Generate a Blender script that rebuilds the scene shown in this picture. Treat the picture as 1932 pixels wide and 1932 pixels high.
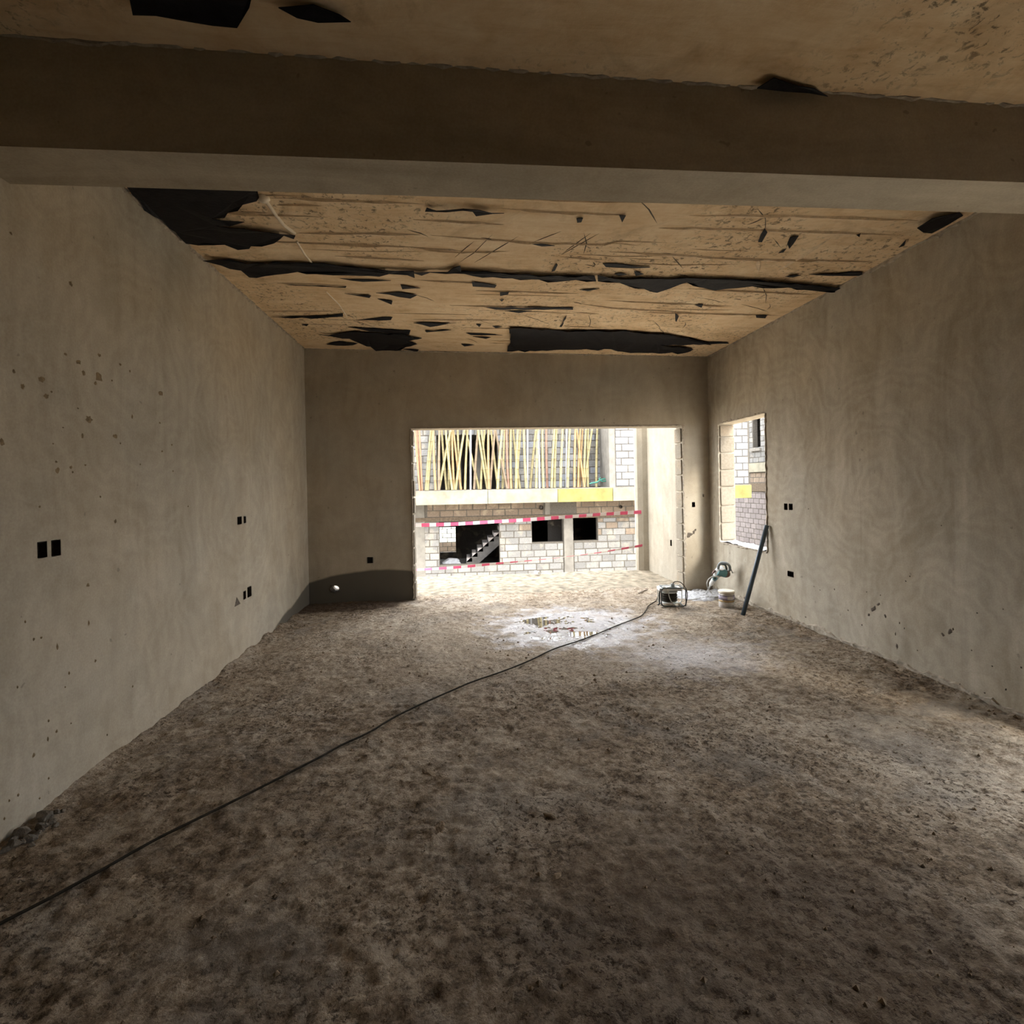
import bpy, bmesh, math, random
import numpy as np
from mathutils import Vector, Matrix
from math import pi, sin, cos, radians

for _o in list(bpy.data.objects):
    bpy.data.objects.remove(_o)
SC = bpy.context.scene
COL = SC.collection
RNG = random.Random(7)

# ------------------------------------------------------------------ camera
F, CY, H = 985.5, 919.8, 1.379            # focal length in px of the 1932 frame, principal row, eye height
_y, _p, _r = radians(5.109), radians(.2337), radians(1.1183)
FW = Vector((sin(_y)*cos(_p), cos(_y)*cos(_p), -sin(_p)))
_rt = Vector((cos(_y), -sin(_y), 0)); _up = _rt.cross(FW)
RT = _rt*cos(_r) - _up*sin(_r); UP = _up*cos(_r) + _rt*sin(_r)
EYE = Vector((0, 0, H))
cd = bpy.data.cameras.new('camera'); cam = bpy.data.objects.new('camera', cd); COL.objects.link(cam)
cd.sensor_width = 36; cd.lens = F/1932*36; cd.shift_y = (CY-966)/1932; cd.clip_start = .05; cd.clip_end = 400
cam.matrix_world = Matrix(((RT.x, UP.x, -FW.x, 0), (RT.y, UP.y, -FW.y, 0), (RT.z, UP.z, -FW.z, H), (0, 0, 0, 1)))
SC.camera = cam

# ------------------------------------------------------------------ world, exposure
SKY_STRENGTH = 1.0
EXPOSURE = 3.36
w = bpy.data.worlds.new('overcast_sky'); SC.world = w; w.use_nodes = True
bg = w.node_tree.nodes['Background']
bg.inputs['Color'].default_value = (.93, .96, 1.0, 1); bg.inputs['Strength'].default_value = SKY_STRENGTH
SC.view_settings.view_transform = 'Standard'
SC.view_settings.look = 'None'
SC.view_settings.exposure = EXPOSURE
SC.view_settings.gamma = 1
SC.view_settings.use_curve_mapping = False
cy_ = SC.cycles
cy_.use_light_tree = False; cy_.diffuse_bounces = 4; cy_.max_bounces = 6; cy_.glossy_bounces = 3; cy_.use_adaptive_sampling = True; cy_.adaptive_threshold = .12; cy_.adaptive_min_samples = 16
cy_.sample_clamp_indirect = 6

sun_d = bpy.data.lights.new('hazy_sun', 'SUN'); sun_d.energy = .5; sun_d.angle = radians(14); sun_d.color = (1, .93, .82)
sun = bpy.data.objects.new('hazy_sun', sun_d); COL.objects.link(sun); sun.rotation_euler = Vector((-.45*cos(radians(35)), .89*cos(radians(35)), -sin(radians(35)))).to_track_quat('-Z', 'Y').to_euler()
def portal(name, loc, rot, sx, sy):       # guides sky light through an opening; gives off no light itself
    l = bpy.data.lights.new(name, 'AREA'); l.shape = 'RECTANGLE'; l.size = sx; l.size_y = sy
    l.cycles.is_portal = True
    o = bpy.data.objects.new(name, l); COL.objects.link(o); o.location = loc; o.rotation_euler = rot

# ------------------------------------------------------------------ room measures (metres)
D = 6.516                     # inner face of back wall
XR = 3.155                    # inner face of right wall
def xl(y): return -1.908 + .0122*(D-y)      # inner face of left wall
def zc(x): return 3.05 - .0174*x            # underside of the slab
OX0, OX1, OZ = -.649, 2.795, 2.1            # big opening
BY0, BY1, BZ = 2.097, 2.349, 2.671          # beam
WY0, WY1, WZ0, WZ1 = 5.235, 6.25, .628, 2.085   # window in right wall
T = .2
TX, TYE = 2.9, 8.2            # terrace wall face, terrace edge
SY0, SY1 = 1.62, 2.3          # side opening of the front bay (right of the camera)

portal('daylight_portal_back', ((OX0+OX1)/2, D+.12, OZ/2), (radians(-90), 0, 0), OX1-OX0, OZ)
portal('daylight_portal_window', (XR+.12, (WY0+WY1)/2, (WZ0+WZ1)/2), (0, radians(90), 0), WZ1-WZ0, WY1-WY0)
portal('daylight_portal_side', (XR+.12, (SY0+SY1)/2, 1.05), (0, radians(90), 0), 2.1, SY1-SY0)

def pray(x, y): return FW + RT*((x-966)/F) + UP*((CY-y)/F)
def atX(x, y, X): d = pray(x, y); return EYE + d*(X/d.x)
def atY(x, y, Y): d = pray(x, y); return EYE + d*(Y/d.y)
def atZ(x, y, Z=0): d = pray(x, y); return EYE + d*((Z-H)/d.z)
def atC(x, y, dz=0):                          # point on the sloping slab underside
    d = pray(x, y); t = (3.05-dz-H)/(d.z+.0174*d.x); return EYE + d*t

# ------------------------------------------------------------------ materials
def nt(name):
    m = bpy.data.materials.new(name); m.use_nodes = True
    t = m.node_tree; b = t.nodes['Principled BSDF']
    return m, t, b
class N:
    def __init__(s, t): s.t = t; s.co = None
    def new(s, k, **kw):
        n = s.t.nodes.new(k)
        for a, v in kw.items(): setattr(n, a, v)
        return n
    def link(s, a, b): s.t.links.new(a, b)
    def coord(s):
        if s.co is None: s.co = s.new('ShaderNodeTexCoord').outputs['Object']
        return s.co
    def mapped(s, scale=(1, 1, 1), loc=(0, 0, 0), rot=(0, 0, 0), src=None):
        m = s.new('ShaderNodeMapping'); m.inputs['Scale'].default_value = scale
        m.inputs['Location'].default_value = loc; m.inputs['Rotation'].default_value = rot
        s.link(src or s.coord(), m.inputs['Vector']); return m.outputs[0]
    def noise(s, scale, detail=4, rough=.55, dist=0, vec=None):
        n = s.new('ShaderNodeTexNoise'); n.inputs['Scale'].default_value = scale; n.inputs['Detail'].default_value = detail
        n.inputs['Roughness'].default_value = rough; n.inputs['Distortion'].default_value = dist
        s.link(vec or s.coord(), n.inputs['Vector']); return n.outputs['Fac']
    def ramp(s, fac, stops, interp='LINEAR'):
        r = s.new('ShaderNodeValToRGB'); r.color_ramp.interpolation = interp
        e = r.color_ramp.elements
        while len(e) < len(stops): e.new(.5)
        for k, (p, c) in enumerate(stops):
            e[k].position = p; e[k].color = (c, c, c, 1) if isinstance(c, (int, float)) else (*c, 1)
        s.link(fac, r.inputs[0]); return r.outputs[0]
    def mix(s, fac, a, b, mode='MIX'):
        m = s.new('ShaderNodeMix', data_type='RGBA', blend_type=mode)
        for sock, v in ((m.inputs[0], fac), (m.inputs[6], a), (m.inputs[7], b)):
            if isinstance(v, (int, float)): sock.default_value = v
            elif isinstance(v, tuple): sock.default_value = (*v, 1)
            else: s.link(v, sock)
        return m.outputs[2]
    def math(s, op, a, b=0., clamp=False):
        m = s.new('ShaderNodeMath', operation=op, use_clamp=clamp)
        for sock, v in ((m.inputs[0], a), (m.inputs[1], b)):
            if isinstance(v, (int, float)): sock.default_value = v
            else: s.link(v, sock)
        return m.outputs[0]
    def bump(s, h, strength, dist=.01, prev=None):
        b = s.new('ShaderNodeBump'); b.inputs['Strength'].default_value = strength; b.inputs['Distance'].default_value = dist
        s.link(h, b.inputs['Height'])
        if prev: s.link(prev, b.inputs['Normal'])
        return b.outputs[0]
    def xyz(s):
        x = s.new('ShaderNodeSeparateXYZ'); s.link(s.coord(), x.inputs[0]); return x.outputs

def simple(name, col, rough=.7, metal=0., var=.0, scale=8., bump=0., spec=.5):
    m, t, b = nt(name); n = N(t)
    b.inputs['Roughness'].default_value = rough; b.inputs['Metallic'].default_value = metal
    b.inputs['Specular IOR Level'].default_value = spec
    f = n.noise(scale, 5)
    lo = tuple(c*(1-var) for c in col); hi = tuple(min(1, c*(1+var)) for c in col)
    n.link(n.ramp(f, [(.3, lo), (.7, hi)]), b.inputs['Base Color'])
    if bump: n.link(n.bump(n.noise(scale*4, 6), bump, .01), b.inputs['Normal'])
    return m

def plaster(name, col, warm, horiz=False, damp=None, sw=1.0, arc=.07):
    """hand-trowelled cement render: cloudy tone, arcs of the float, fine sand grain"""
    m, t, b = nt(name); n = N(t)
    b.inputs['Roughness'].default_value = .92; b.inputs['Specular IOR Level'].default_value = .15
    big = n.noise(.9, 3, .5)
    c = n.mix(n.ramp(big, [(.35, 0.), (.65, 1.)]), col, warm)
    # arcs left by the float
    def arcs(scale, loc, amt):
        wv = n.new('ShaderNodeTexWave', wave_type='RINGS', rings_direction='SPHERICAL')
        wv.inputs['Scale'].default_value = 3.0; wv.inputs['Distortion'].default_value = 14; wv.inputs['Detail'].default_value = 4
        wv.inputs['Detail Scale'].default_value = 1.3
        vo = n.new('ShaderNodeTexVoronoi', feature='F1'); vo.inputs['Scale'].default_value = scale
        n.link(n.mapped(loc=loc), vo.inputs['Vector'])
        sub = n.new('ShaderNodeVectorMath', operation='SUBTRACT'); n.link(n.mapped(loc=loc), sub.inputs[0]); n.link(vo.outputs['Position'], sub.inputs[1])
        n.link(sub.outputs[0], wv.inputs['Vector'])
        return n.math('MULTIPLY', wv.outputs['Fac'], amt)
    st = n.noise(1.6, 6, .62, 1.6, n.mapped((2.2, 2.2, .55) if not horiz else (.5, 2.4, 2.4)))
    fine = n.noise(95, 3, .6)
    a1 = arcs(.75, (0, 0, 0), 1.0)
    c = n.mix(.55*sw, c, n.ramp(st, [(.3, .28), (.5, .5), (.72, .72)]), 'SOFT_LIGHT')
    c = n.mix(arc, c, n.ramp(a1, [(0., .25), (.6, .5), (1., .72)]), 'SOFT_LIGHT')
    blot = n.noise(2.7, 5, .6, .6, n.mapped(loc=(3, 1, 7)))
    c = n.mix(.5, c, n.ramp(blot, [(.3, .32), (.55, .5), (.75, .66)]), 'SOFT_LIGHT')
    c = n.mix(.3, c, n.ramp(fine, [(.3, .3), (.7, .7)]), 'SOFT_LIGHT')
    dots = n.noise(16, 2, .5, 0, n.mapped(loc=(5, 2, 9)))
    c = n.mix(n.ramp(dots, [(.735, 0.), (.76, .5)]), c, tuple(k*.45 for k in col))
    if damp is not None:                       # rising damp: a stain with its own outline
        c = n.mix(n.math('MULTIPLY', damp(n), .93), c, tuple(k*.24 for k in col))
    n.link(c, b.inputs['Base Color'])
    h = n.bump(fine, .25, .002)
    h = n.bump(st, .35, .006, h)
    h = n.bump(a1, arc*.5, .004, h)
    n.link(h, b.inputs['Normal'])
    return m

def damp_back(n):
    x, y, z = n.xyz()
    edge = n.noise(2.2, 3, .5)
    # arch: z < .33 - .16*((x+1.0)/1)^2
    q = n.math('ADD', x, 1.02); q = n.math('MULTIPLY', n.math('MULTIPLY', q, q), .15)
    lim = n.math('SUBTRACT', .37, q)
    lim = n.math('ADD', lim, n.math('MULTIPLY', n.math('SUBTRACT', edge, .5), .05))
    s = n.math('MULTIPLY', n.math('SUBTRACT', lim, z), 40, )
    s = n.math('ADD', s, .5, True)
    left = n.math('LESS_THAN', x, 1.)
    return n.math('MULTIPLY', s, left)
def damp_left(n):
    x, y, z = n.xyz()
    edge = n.noise(2.2, 3, .5)
    lim = n.math('MULTIPLY', n.math('SUBTRACT', y, 5.25), .2)
    lim = n.math('ADD', lim, n.math('MULTIPLY', n.math('SUBTRACT', edge, .5), .10))
    s = n.math('MULTIPLY', n.math('SUBTRACT', lim, z), 40)
    return n.math('ADD', s, .5, True)

PL, PLW = (.40, .36, .29), (.43, .37, .28)
M = {}
M['wall_left'] = plaster('cement_render_left', PL, PLW, damp=damp_left, sw=.7, arc=.12)
M['wall_right'] = plaster('cement_render_right', PL, PLW, sw=1.1, arc=.17)
M['wall_back'] = plaster('cement_render_back', PL, PLW, damp=damp_back, sw=.6)
M['beam'] = plaster('cement_render_beam', PL, PLW, horiz=True, sw=.8)
M['terrace_wall'] = plaster('cement_render_terrace', (.29, .265, .215), (.31, .27, .21), sw=.6)
M['raw_edge'] = simple('raw_mortar_edge', (.40, .35, .28), .95, 0, .3, 30, .6, .1)
M['box'] = simple('dark_socket_box', (.05, .04, .032), .8, 0, .5, 60)
M['mud'] = simple('brown_mud', (.20, .145, .08), .9, 0, .3, 60)
M['chip'] = simple('dark_chip', (.10, .08, .06), .95, 0, .4, 60)
M['plastic'] = simple('black_polythene', (.011, .011, .013), .6, 0, .4, 14, .25, .12)
M['block'] = None

def m_ceiling():
    m, t, b = nt('formwork_concrete'); n = N(t)
    b.inputs['Roughness'].default_value = .9; b.inputs['Specular IOR Level'].default_value = .2
    grain = n.noise(3.2, 8, .66, .8, n.mapped((.8, 4.5, 1)))
    cloud = n.noise(1.1, 5, .6)
    c = n.mix(n.ramp(cloud, [(.32, 0.), (.68, 1.)]), (.76, .59, .38), (.68, .50, .30))
    c = n.mix(.5, c, n.ramp(grain, [(.3, .2), (.5, .5), (.7, .75)]), 'SOFT_LIGHT')
    c = n.mix(.6, c, n.ramp(n.noise(6, 7, .72, .3), [(.3, .2), (.5, .5), (.7, .75)]), 'SOFT_LIGHT')
    # brown rust stains and dark clustered pitting
    st = n.noise(1.7, 5, .65, 1.2, n.mapped(loc=(4, 8, 0)))
    c = n.mix(n.ramp(st, [(.54, 0.), (.74, .6)]), c, (.34, .22, .11))
    zone = n.noise(.9, 2, .5, 0, n.mapped(loc=(9, 3, 0)))
    pit = n.noise(26, 4, .7, .5)
    pm = n.math('MULTIPLY', n.ramp(zone, [(.46, 0.), (.60, 1.)]), n.ramp(pit, [(.54, 0.), (.64, .85)]))
    c = n.mix(pm, c, (.12, .09, .06))
    n.link(c, b.inputs['Base Color'])
    h = n.bump(grain, .5, .006); h = n.bump(pit, .35, .006, h); h = n.bump(n.noise(9, 5), .4, .01, h)
    n.link(h, b.inputs['Normal'])
    return m
M['ceiling'] = m_ceiling()
M['ridge'] = simple('cement_seam', (.66, .52, .35), .9, 0, .2, 20, .4, .2)
M['conduit'] = simple('pale_conduit', (.72, .62, .48), .7, 0, .1, 20)

def m_floor():
    m, t, b = nt('trodden_earth_screed'); n = N(t)
    x, y, z = n.xyz()
    big = n.noise(.75, 4, .6, .5)
    med = n.noise(3.4, 5, .65, .8)
    fine = n.noise(19, 7, .74, 0.)
    grit = n.noise(120, 3, .6)
    c = n.mix(n.ramp(big, [(.36, 0.), (.64, 1.)]), (.255, .195, .135), (.40, .33, .25))
    c = n.mix(.75, c, n.ramp(med, [(.28, .2), (.5, .5), (.72, .74)]), 'SOFT_LIGHT')
    c = n.mix(.85, c, n.ramp(fine, [(.36, .03), (.5, .5), (.64, .93)]), 'SOFT_LIGHT')
    c = n.mix(.5, c, n.ramp(grit, [(.32, .15), (.68, .85)]), 'SOFT_LIGHT')
    # pale cement dust patches
    dust = n.noise(1.5, 6, .68, 1., n.mapped(loc=(2, 6, 0)))
    c = n.mix(n.ramp(dust, [(.54, 0.), (.74, .55)]), c, (.56, .50, .42))
    # grey cement spill, dark crumbs and pale flecks
    gp = n.noise(1.9, 7, .7, .6, n.mapped(loc=(7, 1, 3)))
    c = n.mix(n.ramp(gp, [(.50, 0.), (.62, .55)]), c, (.25, .225, .195))
    pc_ = n.noise(2.6, 7, .75, .3, n.mapped(loc=(1, 9, 3)))
    c = n.mix(n.ramp(pc_, [(.55, 0.), (.62, .6)]), c, (.50, .43, .34))
    cb = n.noise(48, 4, .65, 0, n.mapped(loc=(3, 3, 3)))
    cz = n.noise(2.2, 3, .6, 0, n.mapped(loc=(6, 4, 3)))
    crumbs = n.math('MULTIPLY', n.ramp(cb, [(.54, 0.), (.62, 1.)]), n.ramp(cz, [(.40, .15), (.58, .9)]))
    c = n.mix(crumbs, c, (.085, .062, .043))
    fl = n.noise(36, 4, .65, 0, n.mapped(loc=(8, 2, 3)))
    c = n.mix(n.ramp(fl, [(.60, 0.), (.68, .5)]), c, (.52, .46, .38))
    # damp dark soil along the back-left corner; paler mid floor, darker patch in the front bay
    bn = (n.noise(2.2, 4, .62), n.noise(5.5, 5, .62))
    def blob(cx, cy, rx, ry, soft, ns=2.2, amp=.9):
        q = bn[ns > 4]
        dx = n.math('DIVIDE', n.math('SUBTRACT', x, cx), rx); dy = n.math('DIVIDE', n.math('SUBTRACT', y, cy), ry)
        r = n.math('SQRT', n.math('ADD', n.math('MULTIPLY', dx, dx), n.math('MULTIPLY', dy, dy)))
        r = n.math('ADD', r, n.math('MULTIPLY', n.math('SUBTRACT', q, .5), amp))
        return n.math('MULTIPLY', n.math('SUBTRACT', 1., r), soft, True)
    d1 = blob(-1.75, 6.55, 1.25, .62, 5.)
    c = n.mix(n.math('MULTIPLY', d1, .8), c, (.075, .05, .035))
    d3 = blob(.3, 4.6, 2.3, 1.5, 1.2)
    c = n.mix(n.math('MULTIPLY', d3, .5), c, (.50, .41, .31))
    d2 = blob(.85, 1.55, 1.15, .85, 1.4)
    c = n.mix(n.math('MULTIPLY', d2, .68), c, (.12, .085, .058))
    # water film around the puddle, plus a painted streak of sunlight beyond it
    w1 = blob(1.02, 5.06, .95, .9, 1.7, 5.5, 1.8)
    sun_streak = blob(1.8, 4.05, .8, .6, 1.2, 5.5, 1.7)
    wet_and_sun = n.math('MAXIMUM', w1, n.math('MULTIPLY', sun_streak, .62))
    c = n.mix(n.math('MULTIPLY', wet_and_sun, .6), c, (.46, .45, .50))     # sky sheen and sun streak put into the colour
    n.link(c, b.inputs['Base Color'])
    rough = n.math('SUBTRACT', .93, n.math('MULTIPLY', wet_and_sun, .72))
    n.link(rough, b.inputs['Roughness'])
    n.link(n.math('ADD', .12, n.math('MULTIPLY', wet_and_sun, 1.1)), b.inputs['Specular IOR Level'])
    h = n.bump(fine, 1., .022); h = n.bump(crumbs, .8, .006, h); h = n.bump(grit, .35, .003, h)
    n.link(h, b.inputs['Normal'])
    return m
M['floor'] = m_floor()
M['clod'] = simple('earth_clod', (.25, .19, .13), .95, 0, .35, 25, .7, .1)
M['rubble'] = simple('grey_rubble', (.16, .14, .115), .95, 0, .4, 18, .7, .1)
M['dust'] = simple('white_plaster_dust', (.42, .42, .425), .95, 0, .35, 30, .6, .1)
def m_water():
    m, t, b = nt('puddle_water')
    b.inputs['Base Color'].default_value = (.07, .055, .04, 1); b.inputs['Roughness'].default_value = .015
    b.inputs['IOR'].default_value = 1.38; b.inputs['Specular IOR Level'].default_value = .7
    return m
M['water'] = m_water()

def m_block(name, col, var=.14, stain=(.5, .42, .3), sa=.35):
    m, t, b = nt(name); n = N(t)
    b.inputs['Roughness'].default_value = .95; b.inputs['Specular IOR Level'].default_value = .1
    oi = n.new('ShaderNodeObjectInfo')
    geo = n.new('ShaderNodeNewGeometry')
    lo = tuple(k*(1-var) for k in col); hi = tuple(min(1, k*(1+var)) for k in col)
    c = n.ramp(oi.outputs['Random'], [(0., lo), (1., hi)])
    nz = n.noise(2.2, 5, .6, .3, geo.outputs['Position'])
    c = n.mix(n.ramp(nz, [(.52, 0.), (.75, sa)]), c, stain)
    fine = n.noise(40, 4, .7, 0, geo.outputs['Position'])
    c = n.mix(.5, c, n.ramp(fine, [(.3, .28), (.7, .7)]), 'SOFT_LIGHT')
    n.link(c, b.inputs['Base Color'])
    n.link(n.bump(fine, .4, .006), b.inputs['Normal'])
    return m
OUT = .35
def oc(r, g, b): return (r*OUT, g*OUT, b*OUT)
M['block_pale'] = m_block('pale_cement_block', oc(.46, .45, .43))
M['block_tan'] = m_block('tan_cement_block', oc(.42, .33, .25))
M['block_grey'] = m_block('grey_cement_block', oc(.40, .39, .37))
M['block_blue'] = m_block('bluish_cement_block', oc(.46, .48, .52), .08)
M['block_pink'] = m_block('pinkish_cement_block', oc(.42, .37, .36), .1, (.4, .34, .3), .2)
M['block_white'] = m_block('whitewashed_block', (.55, .57, .52), .06)
M['block_dark'] = m_block('dark_cement_block', oc(.13, .115, .10))  # darker blocks for the inner walls of the rooms
M['block_in'] = m_block('rough_reveal_block', (.235, .205, .16), .12, (.40, .27, .15), .45)
M['mortar'] = simple('grey_mortar', oc(.25, .225, .19), .95, 0, .2, 20, .3, .1)
M['mortar_tan'] = simple('brown_mortar', oc(.27, .21, .15), .95, 0, .25, 20, .3, .1)
M['concrete'] = simple('raw_concrete', oc(.42, .39, .34), .9, 0, .2, 4, .3, .1)
M['concrete_dark'] = simple('stair_concrete', oc(.30, .28, .26), .9, 0, .25, 5, .3, .1)
M['form_pale'] = simple('pale_formwork_board', oc(.50, .46, .34), .8, 0, .25, 3, .2, .2)
M['form_yellow'] = simple('yellow_formwork_board', oc(.55, .43, .14), .8, 0, .3, 3, .2, .2)
M['ground'] = simple('site_earth', (.46, .39, .30), .95, 0, .25, 2, .5, .1)
M['terrace'] = simple('terrace_earth', (.215, .182, .135), .95, 0, .5, 9, .8, .1)
M['bam_y'] = simple('yellow_bamboo', oc(.56, .46, .20), .6, 0, .2, 6)
M['bam_o'] = simple('orange_bamboo', oc(.58, .34, .13), .6, 0, .2, 6)
M['bam_w'] = simple('white_pipe', oc(.62, .63, .66), .6, 0, .08, 6)
M['bam_b'] = simple('brown_pole', oc(.34, .24, .14), .7, 0, .25, 6)
M['bam_r'] = simple('reddish_pole', oc(.52, .27, .18), .7, 0, .2, 6)
M['steel_o'] = simple('orange_painted_steel', oc(.62, .27, .12), .6, .0, .2, 8)
M['bam_node'] = simple('bamboo_ring', oc(.36, .28, .13), .7, 0, .2, 6)
M['red'] = simple('tape_red', (.55, .07, .15), .5, 0, .1, 20)
M['white'] = simple('tape_white', (.55, .50, .50), .5, 0, .05, 20)
M['green'] = simple('green_hose', oc(.03, .33, .23), .5, 0, .1, 10)
M['cable'] = simple('black_rubber_cable', (.030, .025, .018), .8, 0, .3, 20, 0, .15)
M['cable_grey'] = simple('grey_cable', (.42, .41, .38), .6, 0, .1, 20)
M['white_metal'] = simple('white_enamel', (.66, .66, .63), .45, 0, .1, 12)
M['dark_metal'] = simple('dark_steel', (.04, .05, .05), .45, .4, .2, 20)
M['steel'] = simple('bright_steel', (.5, .5, .48), .4, .8, .1, 20)
M['teal'] = simple('teal_housing', (.10, .24, .25), .45, 0, .15, 20)
M['grey_plastic'] = simple('grey_plastic', (.22, .24, .24), .5, 0, .15, 20)
M['brown_cap'] = simple('brown_cap', (.14, .07, .05), .5, 0, .2, 20)
M['pvc'] = simple('slate_blue_pvc', (.055, .085, .115), .35, 0, .15, 10)
M['lid'] = simple('cream_lid', (.72, .66, .54), .55, 0, .08, 20)
M['can'] = simple('grubby_white_can', (.58, .55, .52), .6, 0, .3, 18)
M['lab_violet'] = simple('violet_label', (.50, .45, .58), .6, 0, .15, 25)
M['lab_dark'] = simple('dark_label_rim', (.10, .07, .10), .6, 0, .2, 25)
M['lab_gold'] = simple('gold_label', (.42, .29, .12), .6, 0, .2, 25)
M['sack'] = simple('white_sack', oc(.6, .62, .66), .8, 0, .15, 10)
M['step'] = simple('lit_step', (.42,.38,.36), .9, 0, .2, 8)  # steps coloured paler to stand in for skylight falling on them
M['wood'] = simple('weathered_stick', (.22, .18, .14), .85, 0, .3, 30)

# ------------------------------------------------------------------ mesh helpers
class MB:
    def __init__(s): s.v = []; s.f = []; s.mi = []; s.sm = []
    def add(s, vs, fs, mi=0, smooth=False):
        o = len(s.v); s.v += [tuple(p) for p in vs]
        for f in fs: s.f.append(tuple(i+o for i in f)); s.mi.append(mi); s.sm.append(smooth)
        return s
    def box(s, a, b, mi=0):
        x0, y0, z0 = a; x1, y1, z1 = b
        vs = [(x0,y0,z0),(x1,y0,z0),(x1,y1,z0),(x0,y1,z0),(x0,y0,z1),(x1,y0,z1),(x1,y1,z1),(x0,y1,z1)]
        return s.add(vs, [(0,3,2,1),(4,5,6,7),(0,1,5,4),(1,2,6,5),(2,3,7,6),(3,0,4,7)], mi)
    def tube(s, pts, r, n=8, mi=0, caps=True):
        pts = [Vector(p) for p in pts]; rs = r if isinstance(r, (list, tuple)) else [r]*len(pts)
        vs = []; fs = []; k = len(pts)
        d0 = (pts[1]-pts[0]).normalized()
        ref = Vector((0,0,1)) if abs(d0.z) < .9 else Vector((1,0,0))
        u = d0.cross(ref).normalized()
        for i, p in enumerate(pts):
            d = (pts[min(i+1,k-1)]-pts[max(i-1,0)]).normalized()
            u = (u - d*u.dot(d)).normalized(); v = d.cross(u)
            for j in range(n):
                a = 2*pi*j/n; vs.append(p+(u*cos(a)+v*sin(a))*rs[i])
        for i in range(k-1):
            for j in range(n):
                a = i*n+j; b = i*n+(j+1) % n; fs.append((a, b, b+n, a+n))
        s.add(vs, fs, mi, True)
        if caps: s.add(vs[:n], [tuple(range(n-1,-1,-1))], mi); s.add(vs[-n:], [tuple(range(n))], mi)
        return s
    def lathe(s, prof, n=24, c=(0,0,0), mi=0):
        vs = []; fs = []
        for r, z in prof:
            for j in range(n):
                a = 2*pi*j/n; vs.append((c[0]+r*cos(a), c[1]+r*sin(a), c[2]+z))
        for i in range(len(prof)-1):
            for j in range(n):
                a = i*n+j; b = i*n+(j+1) % n; fs.append((a, b, b+n, a+n))
        return s.add(vs, fs, mi, True)
    def prism(s, poly, off, mi=0):             # poly: 3-D loop, extruded by off
        n = len(poly); off = Vector(off); vs = [Vector(p) for p in poly]; vs += [p+off for p in vs]
        fs = [tuple(range(n)), tuple(range(2*n-1, n-1, -1))] + [(i, n+i, n+(i+1) % n, (i+1) % n) for i in range(n)]
        return s.add(vs, fs, mi)
    def mesh(s, name, mats):
        me = bpy.data.meshes.new(name); me.from_pydata(s.v, [], s.f)
        for m in (mats if isinstance(mats, (list, tuple)) else [mats]): me.materials.append(m)
        me.polygons.foreach_set('material_index', s.mi); me.polygons.foreach_set('use_smooth', s.sm)
        me.update(); return me
    def obj(s, name, mats, parent=None): return link(name, s.mesh(name, mats), parent)
def link(name, me, parent=None):
    o = bpy.data.objects.new(name, me); COL.objects.link(o)
    if parent: o.parent = parent
    return o
def tag(o, label, cat=None, group=None, kind=None):
    o['label'] = label
    if cat: o['category'] = cat
    if group: o['group'] = group
    if kind: o['kind'] = kind
    return o
def empty(name, loc=(0,0,0)):
    o = bpy.data.objects.new(name, None); COL.objects.link(o); o.location = loc; o.empty_display_size = .1; return o
def fixn(me):
    b = bmesh.new(); b.from_mesh(me); bmesh.ops.recalc_face_normals(b, faces=b.faces); b.to_mesh(me); b.free()

def vnoise(X, Y, sx, sy, seed):
    r = np.random.RandomState(seed); G = r.rand(256, 256)
    x = X*sx+57.3; y = Y*sy+91.7; i = np.floor(x).astype(int); j = np.floor(y).astype(int)
    fx = x-i; fy = y-j; fx = fx*fx*fx*(fx*(fx*6-15)+10); fy = fy*fy*fy*(fy*(fy*6-15)+10)
    g = lambda a, b: G[a % 256, b % 256]
    return (g(i,j)*(1-fx)+g(i+1,j)*fx)*(1-fy)+(g(i,j+1)*(1-fx)+g(i+1,j+1)*fx)*fy - .5
PUD = [(.74, 5.27, .24, .13), (1.10, 4.80, .24, .09), (1.02, 5.02, .16, .06)]
def floor_h(X, Y):
    X = np.asarray(X, float); Y = np.asarray(Y, float)
    h = .026*vnoise(X, Y, .9, .9, 1) + .011*vnoise(X, Y, 2.3, 2.3, 2) + .008*vnoise(X+.3*Y, Y, 5.5, 4.5, 3)
    h += .009*vnoise(X, Y, 12, 10, 4) + .008*vnoise(X, Y, 24, 22, 5)
    cl = vnoise(X, Y, 3, 3, 8)
    h += np.clip(cl+.15, 0, 1)*.042*np.abs(vnoise(X, Y, 34, 30, 6)) + .008*vnoise(X, Y, 50, 45, 7)
    h -= .012
    for cx, cy, rx, ry in PUD:                # hollow where water stands
        q = ((X-cx)/rx)**2 + ((Y-cy)/ry)**2
        h = h*(1-.6*np.exp(-q*.8)) - .017*np.exp(-q)
    # loose earth banked against the walls
    el = np.clip(1-(X+1.87)/.13, 0, 1)**2; er = np.clip(1-(3.155-X)/.12, 0, 1)**2
    h += (el*.035 + er*.022)*(.6+1.1*vnoise(X, Y, 5, 5, 11))
    h *= np.clip((Y+9.2)/.3, 0, 1)
    return h
def fz(x, y): return float(floor_h(np.array([x]), np.array([y]))[0])

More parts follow.
